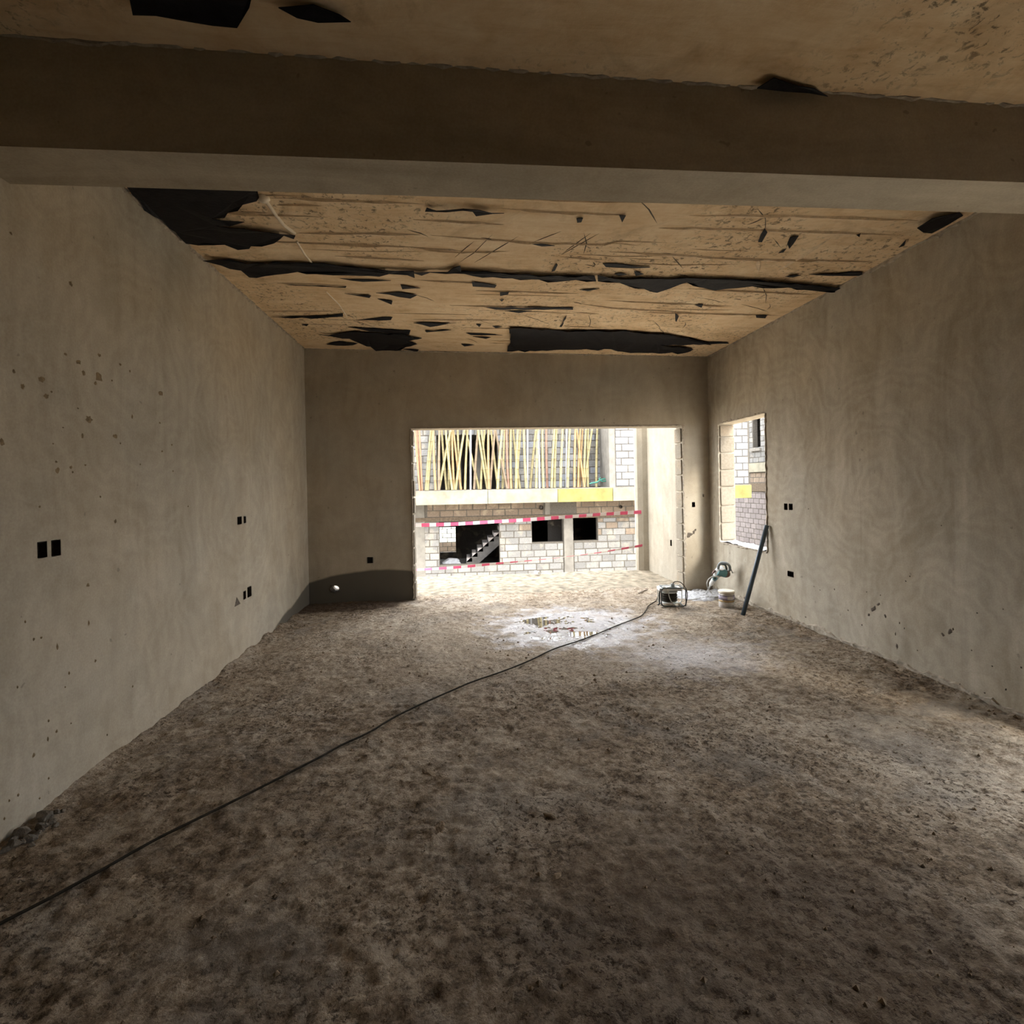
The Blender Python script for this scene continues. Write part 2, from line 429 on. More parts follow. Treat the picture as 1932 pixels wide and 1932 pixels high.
def grid_mesh(name, xs, ys, hfun, mat):
    X, Y = np.meshgrid(xs, ys); Z = hfun(X, Y)
    nx, ny = len(xs), len(ys)
    co = np.stack([X, Y, Z], -1).reshape(-1, 3)
    i = np.arange(nx*ny).reshape(ny, nx)
    q = np.stack([i[:-1,:-1], i[:-1,1:], i[1:,1:], i[1:,:-1]], -1).reshape(-1, 4)
    me = bpy.data.meshes.new(name)
    me.vertices.add(len(co)); me.vertices.foreach_set('co', co.ravel())
    me.loops.add(q.size); me.loops.foreach_set('vertex_index', q.ravel())
    me.polygons.add(len(q)); me.polygons.foreach_set('loop_start', np.arange(0, q.size, 4)); me.polygons.foreach_set('loop_total', np.full(len(q), 4))
    me.polygons.foreach_set('use_smooth', np.ones(len(q), bool))
    me.update(); me.validate(); me.materials.append(mat); return me

# ------------------------------------------------------------------ structure
ys = np.concatenate([np.arange(-9.2, .9, .12), np.arange(.9, 3.4, .0125), np.arange(3.4, 6.72, .02), [6.72]])
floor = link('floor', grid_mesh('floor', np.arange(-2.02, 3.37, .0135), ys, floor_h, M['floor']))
tag(floor, 'uneven trodden earth and screed floor of the room', kind='structure')

def panel(name, org, ud, nd, u0, u1, v0, v1, holes, pockets, thick, mat, label, vtop=None):
    """vertical wall: org + u*ud + v*z, room face on org, thickness along nd; holes go through, pockets only cut the room face"""
    ud = Vector(ud); nd = Vector(nd); org = Vector(org); mb = MB()
    P = lambda u, v, d=0: org+ud*u+Vector((0,0,v))+nd*d
    us = sorted({u0, u1} | {k for h in holes+pockets for k in h[:2]}); vs = sorted({v0, v1} | {k for h in holes+pockets for k in h[2:]})
    inside = lambda u, v, L: any(a < u < b and c < v < d for a, b, c, d in L)
    for a, b in zip(us, us[1:]):
        for c, d in zip(vs, vs[1:]):
            m_ = ((a+b)/2, (c+d)/2)
            if not inside(*m_, holes+pockets): mb.add([P(a,c), P(b,c), P(b,d), P(a,d)], [(0,1,2,3)])
            if not inside(*m_, holes): mb.add([P(a,c,thick), P(b,c,thick), P(b,d,thick), P(a,d,thick)], [(3,2,1,0)])
    for a, b, c, d in holes+[(u0,u1,v0,v1)]:
        q = [(a,c),(b,c),(b,d),(a,d)]
        for k in range(4):
            (ua, va), (ub, vb) = q[k], q[(k+1) % 4]
            mb.add([P(ua,va), P(ub,vb), P(ub,vb,thick), P(ua,va,thick)], [(0,1,2,3)])
    me = mb.mesh(name, mat)
    b_ = bmesh.new(); b_.from_mesh(me); bmesh.ops.remove_doubles(b_, verts=b_.verts, dist=1e-5); bmesh.ops.recalc_face_normals(b_, faces=b_.faces); b_.to_mesh(me); b_.free()
    o = link(name, me); tag(o, label, kind='structure'); return o

ZT = 3.3
# left wall (u = y)
LB = [(2.445, 2.500, 1.100, 1.172), (2.523, 2.580, 1.098, 1.172), (4.505, 4.595, 1.095, 1.163), (4.632, 4.683, 1.099, 1.161),
      (4.592, 4.648, .455, .527), (4.678, 4.768, .453, .545)]
lwall = panel('wall_left', (xl(0), 0, 0), (-.0122, 1, 0), (-1, 0, 0), -9.2, D+.1, -.15, ZT, [], LB, T, M['wall_left'], 'grey rendered left wall spattered with brown mud spots')
BB = [(-1.214, -1.143, .46, .536), (2.912, 2.956, 1.052, 1.118)]
bwall = panel('wall_back', (0, D, 0), (1, 0, 0), (0, 1, 0), -2.1, XR+T, -.15, ZT, [(OX0, OX1, -.15, OZ), (-1.66, -1.55, .12, .21)], BB, T, M['wall_back'], 'rendered back wall around the wide opening, damp at its foot')
RB = [(4.880, 4.935, 1.082, 1.147), (4.797, 4.858, 1.085, 1.148), (4.80, 4.90, .428, .486)]
rwall = panel('wall_right', (XR, 0, 0), (0, 1, 0), (1, 0, 0), -9.2, D+.1, -.15, ZT, [(WY0, WY1, WZ0, WZ1), (SY0, SY1, -.15, 2.1)], RB, T, M['wall_right'], 'rendered right wall with swirling float marks and a window hole')
rear = panel('wall_rear', (0, -9, 0), (1, 0, 0), (0, -1, 0), -2.1, XR+T, -.15, ZT, [], [], T, M['wall_right'], 'rendered wall behind the viewer')

def sockets(wall, P, nd, boxes):
    for a, b, c, d in boxes:
        mb = MB(); dp = .045; e = .003
        q = [P(a-e,c-e), P(b+e,c-e), P(b+e,d+e), P(a-e,d+e)]; n_ = Vector(nd)*dp
        k = [p+n_ for p in q]; f = [p-Vector(nd)*.002 for p in q]; g = [P(a+.005,c+.005), P(b-.005,c+.005), P(b-.005,d-.005), P(a+.005,d-.005)]
        g = [p-Vector(nd)*.002 for p in g]
        mb.add(g+k, [(0,1,5,4),(1,2,6,5),(2,3,7,6),(3,0,4,7),(4,5,6,7)])
        o = mb.obj('socket_box', M['box'], wall)
        o['label'] = 'dark empty electrical box set in the render'
sockets(lwall, lambda u, v: Vector((xl(u), u, v)), (-1,0,0), LB)
sockets(bwall, lambda u, v: Vector((u, D, v)), (0,1,0), BB)
sockets(rwall, lambda u, v: Vector((XR, u, v)), (1,0,0), RB)
# triangular broken spot under the lower left box pair
a_, b_, c_ = [atX(*q, xl(4.6)) for q in ((446,1127),(453,1139),(442,1145))]
MB().prism([p+Vector((.004,0,0)) for p in (a_, b_, c_)], (-.03,0,0)).obj('broken_notch', M['chip'], lwall)
# sleeve of the drain hole in the back wall
sl = MB(); sl.lathe([(.047,0),(.064,0),(.064,.205),(.047,.205),(.047,0)], 18); o = sl.obj('drain_sleeve', M['chip'], bwall)
o.rotation_euler = (radians(-90),0,0); o.location = (-1.605, D-.003, .165); o.scale = (1.1, .8, 1)

# ceiling slab: sloped underside, y -4.2 .. D
x0, x1, ya, yb = -2.1, XR+T, -9.2, D+T
cm = MB(); cm.add([(x0,ya,zc(x0)),(x1,ya,zc(x1)),(x1,yb,zc(x1)),(x0,yb,zc(x0)),(x0,ya,ZT+.1),(x1,ya,ZT+.1),(x1,yb,ZT+.1),(x0,yb,ZT+.1)],
                  [(0,3,2,1),(4,5,6,7),(0,1,5,4),(1,2,6,5),(2,3,7,6),(3,0,4,7)])
ceil = cm.obj('ceiling', M['ceiling']); tag(ceil, 'raw tan concrete ceiling with formwork seams and torn plastic', kind='structure')
bm_ = MB(); bm_.box((-2.05, BY0, BZ), (XR+.05, BY1, 3.12)); beam = bm_.obj('ceiling_beam', M['beam'])
tag(beam, 'rendered concrete beam crossing the ceiling', kind='structure')

# terrace outside the opening
tf = grid_mesh('terrace_floor', np.arange(-3.2, TX+.32, .03), np.arange(D+.2, TYE+.001, .025), lambda X, Y: floor_h(X, Y)*.8-.004, M['terrace'])
ter = link('floor_terrace', tf); tag(ter, 'bright earthy terrace floor beyond the opening', kind='structure')
ts = MB(); ts.box((-3.2, D+.1, -.35), (TX+.3, TYE, -.03)); o = ts.obj('slab', M['concrete'], ter)
tw = panel('wall_terrace', (TX, 0, 0), (0, 1, 0), (1, 0, 0), D+T, TYE-.02, -.3, 3.3, [], [(7.17,7.23,.47,.56)], .2, M['terrace_wall'], 'pale rendered side wall of the terrace')
sockets(tw, lambda u, v: Vector((TX, u, v)), (1,0,0), [(7.17,7.23,.47,.56)])
pc = MB(); q = [(TX-.18,TYE-.02),(TX-.16,TYE-.06),(TX-.08,TYE-.085),(TX+.01,TYE-.09),(TX+.2,TYE-.09),(TX+.2,TYE+.06),(TX-.17,TYE+.06)]
pc.prism([(x, y, -.35) for x, y in q], (0,0,3.65)); me = pc.mesh('end_column', M['terrace_wall']); fixn(me); link('end_column', me, tw)

# ground of the site and lower storey of this building
g = MB(); g.box((-40,-30,-2.9),(50,60,-2.7)); tag(g.obj('floor_site', M['ground']), 'bare earth of the building site below', kind='structure')
g = MB(); g.box((-2.1,-9.2,-2.7),(XR+T,D+T-.1,-.16)); g.box((-3.2,D+.1,-2.7),(TX+.3,TYE-.4,-.36)); tag(g.obj('wall_substructure', M['mortar']), 'storey below the room', kind='structure')

# ------------------------------------------------------------------ raw edges: jagged plaster lips and reveal blocks
def ragged(name, parent, A, B, out, nrm, wdt, amp, seed, mat=None, step=.03, th=.012):
    """irregular lip along A-B, standing out along 'out', thickness along nrm"""
    r = random.Random(seed); A = Vector(A); B = Vector(B); out = Vector(out); nrm = Vector(nrm)
    n = max(4, int((B-A).length/step)); vs = []; fs = []
    e = 0
    for i in range(n+1):
        p = A.lerp(B, i/n); e = .6*e+.4*r.uniform(-1, 1)
        t = max(.003, wdt+amp*e+amp*.5*r.uniform(-1, 1)); h = th*(.6+.8*r.random())
        vs += [p, p+out*t, p+out*t*.75+nrm*h, p+nrm*h*.8]
    for i in range(n):
        for k in range(4): fs.append((i*4+k, i*4+(k+1) % 4, i*4+4+(k+1) % 4, i*4+4+k))
    me = MB().add(vs, fs).mesh(name, mat or M['raw_edge']); fixn(me); return link(name, me, parent)
# lips around the big opening (room face) and window
ragged('plaster_lip', bwall, (OX0-.015,D,OZ), (OX1+.03,D,OZ), (0,0,1), (0,-1,0), .012, .012, 1)
ragged('plaster_lip', bwall, (OX0,D,0), (OX0,D,OZ+.01), (-1,0,0), (0,-1,0), .012, .016, 2)
ragged('plaster_lip', bwall, (OX1,D,0), (OX1,D,OZ+.01), (1,0,0), (0,-1,0), .022, .024, 3)
for A, B, ot in (((XR,WY0,WZ1),(XR,WY1,WZ1),(0,0,1)), ((XR,WY0,WZ0),(XR,WY1,WZ0),(0,0,-1)), ((XR,WY0,WZ0),(XR,WY0,WZ1),(0,-1,0)), ((XR,WY1,WZ0),(XR,WY1,WZ1),(0,1,0))):
    ragged('plaster_lip', rwall, A, B, ot, (-1,0,0), .018, .016, hash(ot) % 99)
# rough strips where walls meet the slab
ragged('mortar_strip', lwall, (xl(BY1)-.002,BY1,zc(-1.85)+.01), (xl(D)-.002,D,zc(-1.9)+.01), (0,0,-1), (1,0,0), .028, .024, 21, M['raw_edge'], .04, .014)
ragged('mortar_strip', rwall, (XR+.002,BY1,zc(XR)+.01), (XR+.002,D,zc(XR)+.01), (0,0,-1), (-1,0,0), .03, .026, 22, M['raw_edge'], .04, .014)
ragged('mortar_strip', bwall, (-1.9,D+.002,zc(-1.9)+.01), (XR,D+.002,zc(XR)+.01), (0,0,-1), (0,-1,0), .02, .018, 23, M['raw_edge'], .05, .012)
ragged('mortar_strip', beam, (-1.9,BY0+.002,zc(-1.9)+.01), (XR,BY0+.002,zc(XR)+.01), (0,0,-1), (0,-1,0), .014, .014, 24, M['raw_edge'], .04, .012)
ragged('mortar_foot', rwall, (XR+.002,2.2,.0), (XR+.002,D,.0), (0,0,1), (-1,0,0), .035, .03, 25, M['raw_edge'], .04, .016)

def rough_block(seed, n=3):
    """unit block -.5..+.5 with a chipped, slightly bulging skin"""
    r = random.Random(seed); b = bmesh.new(); bmesh.ops.create_cube(b, size=1)
    bmesh.ops.bevel(b, geom=b.edges[:], offset=.045, segments=1, affect='EDGES')
    for v in b.verts: v.co += Vector((r.uniform(-.018,.018), r.uniform(-.02,.02), r.uniform(-.025,.025)))
    me = bpy.data.meshes.new('block'); b.to_mesh(me); b.free(); me.materials.append(M['block_pale']); return me
BLK = [rough_block(k) for k in range(5)]
def put_block(parent, c, size, mat, rot=None, name='block'):
    o = bpy.data.objects.new(name, RNG.choice(BLK)); COL.objects.link(o); o.parent = parent
    o.location = c; o.scale = size
    if rot: o.rotation_euler = rot
    o.material_slots[0].link = 'OBJECT'; o.material_slots[0].material = M[mat]
    return o
# blocks showing in the reveals
z = .0
for k in range(10):
    hh = .205 if k < 9 else .19
    put_block(bwall, (OX1+.006+RNG.uniform(-.006,.006), D+.1, z+hh/2), (.05, .185, hh-.012), 'block_in')
    put_block(bwall, (OX0-.008+RNG.uniform(-.006,.006), D+.1, z+hh/2), (.05, .185, hh-.012), 'block_in')
    z += .21
rows = [.645, .86, 1.075, 1.31, 1.52, 1.735, 1.93, 2.08]
for k in range(7):
    a, b = rows[k], rows[k+1]
    put_block(rwall, (XR+.1, WY1+.006, (a+b)/2), (.18, .05, b-a-.014), 'block_in')
    put_block(rwall, (XR+.1, WY0-.006, (a+b)/2), (.18, .05, b-a-.014), 'block_in')
# lumpy mortar bed on the window sill
sill_x = np.linspace(XR-.012, XR+.19, 12); sill_y = np.linspace(WY0-.01, WY1+.01, 46)
me = grid_mesh('mortar_bed', sill_x, sill_y, lambda X, Y: WZ0+.008+.022*vnoise(X, Y, 30, 22, 31)+.02*vnoise(X, Y, 9, 7, 32), M['dust'])
link('mortar_bed', me, rwall)

# ------------------------------------------------------------------ ceiling: torn black plastic, shreds, seams, conduit
def cpatch(pts, seed, drop=.012, curl=.02, sub=.07):
    """torn sheet stuck to the slab: outline in metres on the slab, roughened edge, hanging a little"""
    r = random.Random(seed); P = []
    for i in range(len(pts)):
        a = Vector(pts[i]); b = Vector(pts[(i+1) % len(pts)]); n = max(1, int((b-a).length/sub))
        for k in range(n):
            p = a.lerp(b, k/n)
            if k: p += Vector((r.uniform(-.012,.012), r.uniform(-.016,.016)))
            P.append(p)
    b = bmesh.new()
    vs = [b.verts.new((p.x, p.y, 0)) for p in P]
    f = b.faces.new(vs); f.normal_update()
    bmesh.ops.triangulate(b, faces=[f], ngon_method='EAR_CLIP')
    bmesh.ops.subdivide_edges(b, edges=[e for e in b.edges if e.calc_length() > .16], cuts=1)
    bmesh.ops.triangulate(b, faces=b.faces[:])
    for v in b.verts:
        edge = v.is_boundary
        v.co.z = zc(v.co.x) - drop - (curl*r.random() if edge else curl*.35*r.random())
    g = bmesh.ops.solidify(b, geom=b.faces[:], thickness=.003)
    bmesh.ops.recalc_face_normals(b, faces=b.faces)
    me = bpy.data.meshes.new('plastic'); b.to_mesh(me); b.free(); me.materials.append(M['plastic']); return me
def cc(pts, ox, oy, s): return [tuple(atC(ox+x*s, oy+y*s)[:2]) for x, y in pts]
S1, S3 = 600/1932, 632/1932
C1 = lambda p: cc(p, 200, 340, S1)
C2 = lambda p: cc(p, 780, 340, S1)
C3 = lambda p: cc(p, 1300, 340, S3)
C0 = lambda p: cc(p, 0, 0, 1)
big = [
 (C1([(60,-60),(930,-20),(915,110),(830,120),(800,155),(740,180),(720,200),(640,205),(700,230),(840,240),(660,258),(900,285),(1150,318),(1140,345),(1080,322),(1020,362),(880,385),(870,398),(800,395),(720,372),(560,372),(485,360),(340,225),(230,150)]),
  'largest torn black plastic sheet, in the ceiling corner by the left wall'),
 (C1([(590,470),(750,470),(860,487),(1150,487),(1320,490),(1500,510),(1700,530),(1870,535),(1875,570),(1830,555),(1720,548),(1660,575),(1480,562),(1380,552),(1270,545),(1100,545),(960,560),(870,578),(820,535),(700,495)]),
  'long black plastic strip reaching from the left wall across the mid ceiling'),
 (C2([(0,538),(200,538),(285,498),(290,530),(420,536),(640,552),(830,562),(1100,568),(1110,590),(870,597),(600,582),(420,574),(290,552),(200,552),(100,548),(50,567),(0,552)]),
  'thin wrinkled black plastic strip in the middle of the ceiling'),
 (C2([(1112,566),(1250,580),(1500,585),(1700,575),(1932,588),(1932,630),(1760,640),(1740,630),(1660,605),(1560,640),(1480,668),(1400,645),(1250,610),(1120,590)])[:0] or
  C2([(1118,566),(1250,580),(1500,585),(1700,575),(1790,584),(2000,590),(2240,602),(2600,640),(2600,656),(2420,655),(2240,640),(2060,632),(1900,645),(1760,640),(1740,630),(1660,605),(1560,640),(1480,668),(1400,645),(1250,610),(1120,590)]),
  'black plastic strip running on to the right wall, jagged lower edge'),
 (C1([(1290,928),(1400,925),(1500,910),(1750,925),(1800,925),(1900,950),(1830,965),(1890,985),(1820,1000),(1790,1018),(1720,1022),(1640,1024),(1560,985),(1480,955),(1370,935)]),
  'ragged black plastic flap at the ceiling edge left of the opening'),
 (C2([(580,885),(700,890),(900,905),(1250,905),(1550,925),(1700,955),(1810,985),(1700,985),(1500,995),(1650,1005),(1700,1020),(1650,1040),(1450,1038),(1320,1040),(1270,1032),(1200,1020),(1050,1015),(850,1022),(570,1030),(590,960)]),
  'broad black plastic sheet on the ceiling above the opening'),
 (C2([(80,150),(300,155),(550,172),(480,185),(380,195),(360,175),(300,165),(200,170),(70,175)]), 'short black plastic tear just behind the beam, mid ceiling'),
 (C3([(1400,190),(1560,160),(1580,182),(1500,235),(1400,292),(1315,250)]), 'black plastic corner piece behind the beam by the right wall'),
 (C0([(240,-40),(480,-40),(470,0),(447,38),(400,34),(250,12)]), 'black plastic piece in front of the beam, top left of the ceiling'),
 (C0([(525,4),(590,-4),(640,14),(662,33),(600,30),(560,16)]), 'small oval black plastic piece in front of the beam'),
 (C0([(1428,156),(1460,138),(1500,150),(1562,172),(1480,166)]), 'small black plastic tear where the beam front meets the ceiling'),
]
for i, (p, lab) in enumerate(big):
    o = link('plastic_sheet', cpatch(p, 100+i)); tag(o, lab, 'plastic sheet', 'torn black plastic stuck to the ceiling')
shreds = [C1(p) for p in ([(1420,588),(1520,598),(1730,605),(1560,612)], [(1000,824),(1200,822),(1440,806),(1440,820),(1250,833)], [(1520,842),(1740,828),(1730,845)],
  [(1640,678),(1780,673),(1890,690),(1850,710)], [(1650,716),(1740,728),(1735,747)], [(1450,683),(1610,694),(1600,710)], [(1790,630),(1910,648),(1800,657)],
  [(1470,888),(1850,908),(1840,936),(1600,912)], [(1080,628),(1460,638),(1455,646)], [(1340,992),(1420,974),(1530,984),(1500,998),(1400,1001)], [(1190,872),(1230,870),(1220,882)], [(1800,1020),(1900,1025),(1890,1038)])]
shreds += [C2(p) for p in ([(355,608),(505,630),(495,647),(360,637)], [(525,673),(580,670),(575,687),(527,694)], [(1010,660),(1130,653),(1060,670)], [(420,764),(970,768),(970,779),(500,782)],
  [(555,789),(720,785),(640,799)], [(868,498),(876,505),(860,542),(838,550)], [(1150,500),(1440,518),(1430,526),(1170,520)], [(1340,545),(1400,560),(1350,572)], [(1220,563),(1260,556),(1300,566),(1250,574)],
  [(0,860),(260,860),(100,884)], [(70,908),(230,905),(80,919)], [(320,923),(540,935),(350,936)], [(290,990),(370,995),(310,1003)], [(380,868),(412,873),(400,888)], [(700,378),(790,380),(860,388),(780,394)],
  [(930,818),(900,887),(888,886)], [(1590,800),(1612,820),(1598,852),(1592,850)], [(360,945),(470,950),(440,957)], [(1250,200),(1290,205),(1268,243)], [(990,220),(1030,222),(1020,248),(995,245)], [(0,950),(50,955),(20,962)], [(480,880),(540,884),(500,890)], [(525,718),(550,716),(538,728)], [(1735,750),(1760,745),(1750,768)])]
shreds += [C3(p) for p in ([(582,318),(632,316),(602,360),(578,384)], [(515,415),(562,383),(545,408)], [(436,270),(452,290),(420,348),(398,346)], [(555,552),(600,538),(645,540),(600,554)],
  [(690,538),(1000,524),(1000,546),(800,546)], [(385,773),(450,773),(440,792),(388,789)], [(30,715),(75,708),(70,730)], [(1210,382),(1252,333),(1242,366)], [(0,903),(60,924),(220,930),(230,940),(60,942),(0,936)], [(965,305),(990,303),(982,316)])]
for i, p in enumerate(shreds):
    o = link('plastic_shred', cpatch(p, 300+i, .004, .008, .09), ceil)
# seams left by the formwork boards
def seam(pl, wd=.018, h=.010, seed=0, nm='board_seam', mat=None):
    r = random.Random(seed); P = []
    for a, b in zip(pl, pl[1:]):
        a = Vector(a); b = Vector(b); n = max(2, int((b-a).length/.08))
        P += [a.lerp(b, k/n) for k in range(n)]
    P.append(Vector(pl[-1])); vs = []; fs = []
    n = len(P)
    for i, p in enumerate(P):
        d = (P[min(i+1,n-1)]-P[max(i-1,0)]).normalized(); s = Vector((-d.y, d.x))
        tp = min(1, 4*min(i, n-1-i)/n+.12); w_ = wd*tp*(.6+.7*r.random()); hh = h*tp*(.6+.7*r.random())
        a = p+s*w_; b = p-s*w_
        vs += [(a.x, a.y, zc(a.x)+.002), (p.x-s.x*w_*.5, p.y-s.y*w_*.5, zc(p.x)-hh), (b.x, b.y, zc(b.x)+.002)]
    for i in range(n-1): fs += [(i*3, i*3+1, i*3+4, i*3+3), (i*3+1, i*3+2, i*3+5, i*3+4)]
    me = MB().add(vs, fs).mesh(nm, mat or M['ridge']); fixn(me); return link(nm, me, ceil)
seams = [C2(p) for p in ([(0,240),(550,270)], [(110,335),(700,380),(1160,392),(1240,370),(1540,380)], [(890,465),(1160,485)], [(1190,435),(1560,455),(1932,480)], [(0,605),(505,630)], [(380,670),(1000,688)],
  [(980,745),(1200,775),(1932,820)], [(1160,730),(1932,765)], [(0,410),(300,430)], [(1490,290),(1932,300)], [(540,172),(800,195),(1290,212)], [(220,760),(970,775)], [(960,800),(1130,812)], [(420,545),(640,560)], [(0,845),(560,850)])]
seams += [C1(p) for p in ([(980,108),(1500,130),(1932,145)], [(1150,322),(1932,332)], [(940,370),(1932,410)], [(1390,460),(1932,490)], [(950,795),(1400,795)], [(1040,625),(1460,642)], [(640,195),(1000,200)])]
seams += [C3(p) for p in ([(0,205),(520,207),(1320,232)], [(0,275),(560,295),(1190,316)], [(0,440),(390,460),(1060,470)], [(0,625),(740,660)], [(0,765),(530,780)], [(0,712),(200,730)], [(400,450),(400,530)], [(820,330),(500,530)])]
rs_ = random.Random(44)
for i in range(34):
    x = rs_.uniform(-1.6, 2.4); y = rs_.uniform(2.5, 6.3); L = rs_.uniform(.25, 1.1)
    seam([(x, y), (x+L*.5, y+rs_.uniform(-.02,.02)), (min(3.1, x+L), y+rs_.uniform(-.04,.03))], rs_.uniform(.004,.012), rs_.uniform(.004,.012), 900+i)
for i, p in enumerate(seams): seam(p, .014+.012*RNG.random(), .012, i)
cr = [C2(p) for p in ([(280,500),(370,440),(480,330)], [(370,500),(440,460),(640,340)], [(900,450),(1080,320)], [(895,455),(1130,322)], [(720,380),(900,310)], [(250,470),(370,370)], [(1560,450),(1640,540)], [(1740,460),(1500,440)])]
cr += [C3(p) for p in ([(390,160),(440,220),(440,290)], [(480,330),(530,390)], [(440,215),(330,260)], [(590,310),(560,390)])]
for i in range(26):
    x = rs_.uniform(-1.2, 2.9); y = rs_.uniform(2.5, 6.2); a = rs_.uniform(.3, 1.4); L = rs_.uniform(.08, .45)
    cr.append([(x, y), (x+L*.5*cos(a)+.02, y+L*.5*sin(a)), (x+L*cos(a), y+L*sin(a))])
for i, p in enumerate(cr): seam(p, .006, .004, 50+i, 'crack_line', M['chip'])
# conduit cast into the slab
for pl, rr in (([(497,372),(520,405),(536,425),(556,440)], .011), ([(560,455),(575,480),(592,500)], .007), ([(615,550),(640,575),(655,598)], .005)):
    P = [atC(x, y, .004) for x, y in pl]
    MB().tube(P, rr, 8).obj('conduit', M['conduit'], ceil)
kb = atC(497, 372); kn = MB(); kn.lathe([(.001,-.028),(.026,-.024),(.036,-.008),(.034,.01)], 12, tuple(kb)); kn.obj('conduit_end', M['conduit'], ceil)

# ------------------------------------------------------------------ mud and chips on the walls
def blob_on(P, U, V, Nn, ru, rv, seed, mat, parent, name, ang=0):
    r = random.Random(seed); n = 11; vs = [P+Nn*.005]; fs = []
    for k in range(n):
        a = 2*pi*k/n; q = .65+.55*r.random()
        u = ru*q*cos(a); v = rv*q*sin(a); u, v = u*cos(ang)-v*sin(ang), u*sin(ang)+v*cos(ang)
        vs.append(P+U*u+V*v-Nn*.001)
    for k in range(n): fs.append((0, 1+k, 1+(k+1) % n))
    me = MB().add(vs, fs).mesh(name, M[mat]); return link(name, me, parent)
LP = [(425,97,10,1),(510,150,16,1),(645,103,11,1.3),(640,245,27,1.3),(622,285,12,1.5),(543,220,13,1.4),(268,260,21,1),(147,305,17,1),(300,370,18,1),(335,342,8,1),(783,165,9,1.2),(845,208,7,1.4),(728,268,6,1.4),(1053,355,10,2),(860,505,9,2.6),(578,520,22,1),(537,630,13,2.7),(748,633,15,1),(783,678,6,2),(1118,688,6,1.4),(1055,730,6,1),(375,855,18,1.5),(365,797,8,1),(460,835,11,1.4),(472,865,7,1.4),(555,820,7,1),(653,1025,7,1.6),(750,1185,11,1.8),(1125,858,5,2.2),(912,815,5,2),(577,1845,11,3),(572,1600,13,1),(12,668,20,1.4),(410,575,5,1),(1040,545,6,1),(258,1090,7,1),(163,1840,7,2),(90,210,12,1.5),(1224,1088,5,2),(507,450,6,1),(345,680,5,1)]
LP = [(x*.2899, 640+y*.2899, r*.2899, k) for x, y, r, k in LP]
LP += [(x*.3106, 1200+y*.3106, r*.3106, k) for x, y, r, k in [(348,65,12,3),(420,225,9,2.6),(295,515,8,2),(342,580,10,1.3),(290,625,11,2.6),(205,725,12,1.6),(295,865,8,1.8),(110,965,9,1.2),(55,1000,7,2),(240,985,7,1.4),(805,305,5,2.5),(650,600,5,2.2),(205,20,8,1.5),(105,310,7,2),(250,10,7,1),(395,310,5,2),(580,150,8,1.6),(430,530,4,1.5),(25,1110,7,2.2)]]
LP += [(43,730,4,1.3),(302,742,4,1.4),(133,535,4,1.5),(20,440,3,1)]
for i, (x, y, r, k) in enumerate(LP):
    P = atX(x, y, -1.88); P = atX(x, y, xl(P.y))
    depth = P.y; sv = r*depth/F; su = r*depth*depth/(1.88*F)
    su *= 1.2; sv *= 1.2
    blob_on(P, Vector((0,1,0)), Vector((0,0,1)), Vector((1,0,0)), max(.004, su/k**.5), max(.004, sv*k**.5), i, 'mud', lwall, 'mud_splash')
RP = [(835,770,30,.5,-.7),(800,810,14,1.2,0),(870,735,16,.7,-.6),(920,820,14,1.8,-.5),(1005,1040,20,2,0),(995,950,8,6,0),(1390,935,26,1.4,.4),(1340,955,18,.7,.3),(1415,915,12,1.6,0),(550,625,7,1.5,0),(785,645,6,1,0),(885,668,6,1,0),(650,778,7,1.2,0),(750,885,8,2,0),(1100,530,8,1,0),(1070,565,8,.7,0),(340,827,7,1,0),(1155,1070,7,1,0),(1550,1070,8,1,0),(1465,1318,10,.8,0),(1645,1380,9,.8,0),(1330,160,6,1,0),(1780,770,8,.7,0),(1025,870,6,5,0),(1060,910,5,6,0),(400,605,5,1,0),(445,630,5,1,0),(1590,798,7,1,0),(1700,1185,9,1,0),(1910,1195,10,1,0),(1800,1355,10,1.3,.4),(360,40,5,1,0)]
for i, (x, y, r, k, an) in enumerate(RP):
    P = atX(1432+x*.2588, 950+y*.2588, XR); r *= .2588
    depth = P.y; sv = r*depth/F; su = r*depth*depth/(XR*F)
    blob_on(P, Vector((0,1,0)), Vector((0,0,1)), Vector((-1,0,0)), max(.004, su/k**.5), max(.004, sv*k**.5), 200+i, 'chip', rwall, 'plaster_chip', an)
for i, (x, y, r, k) in enumerate([(1302,1008,6,.6),(1309,1004,4,1.4),(1298,1012,4,.7),(1327,935,3,1.5),(1312,1000,3,1)]):
    P = atY(x, y, D); blob_on(P, Vector((1,0,0)), Vector((0,0,1)), Vector((0,-1,0)), r/150/k**.5, r/150*k**.5, 300+i, 'chip', bwall, 'plaster_chip')

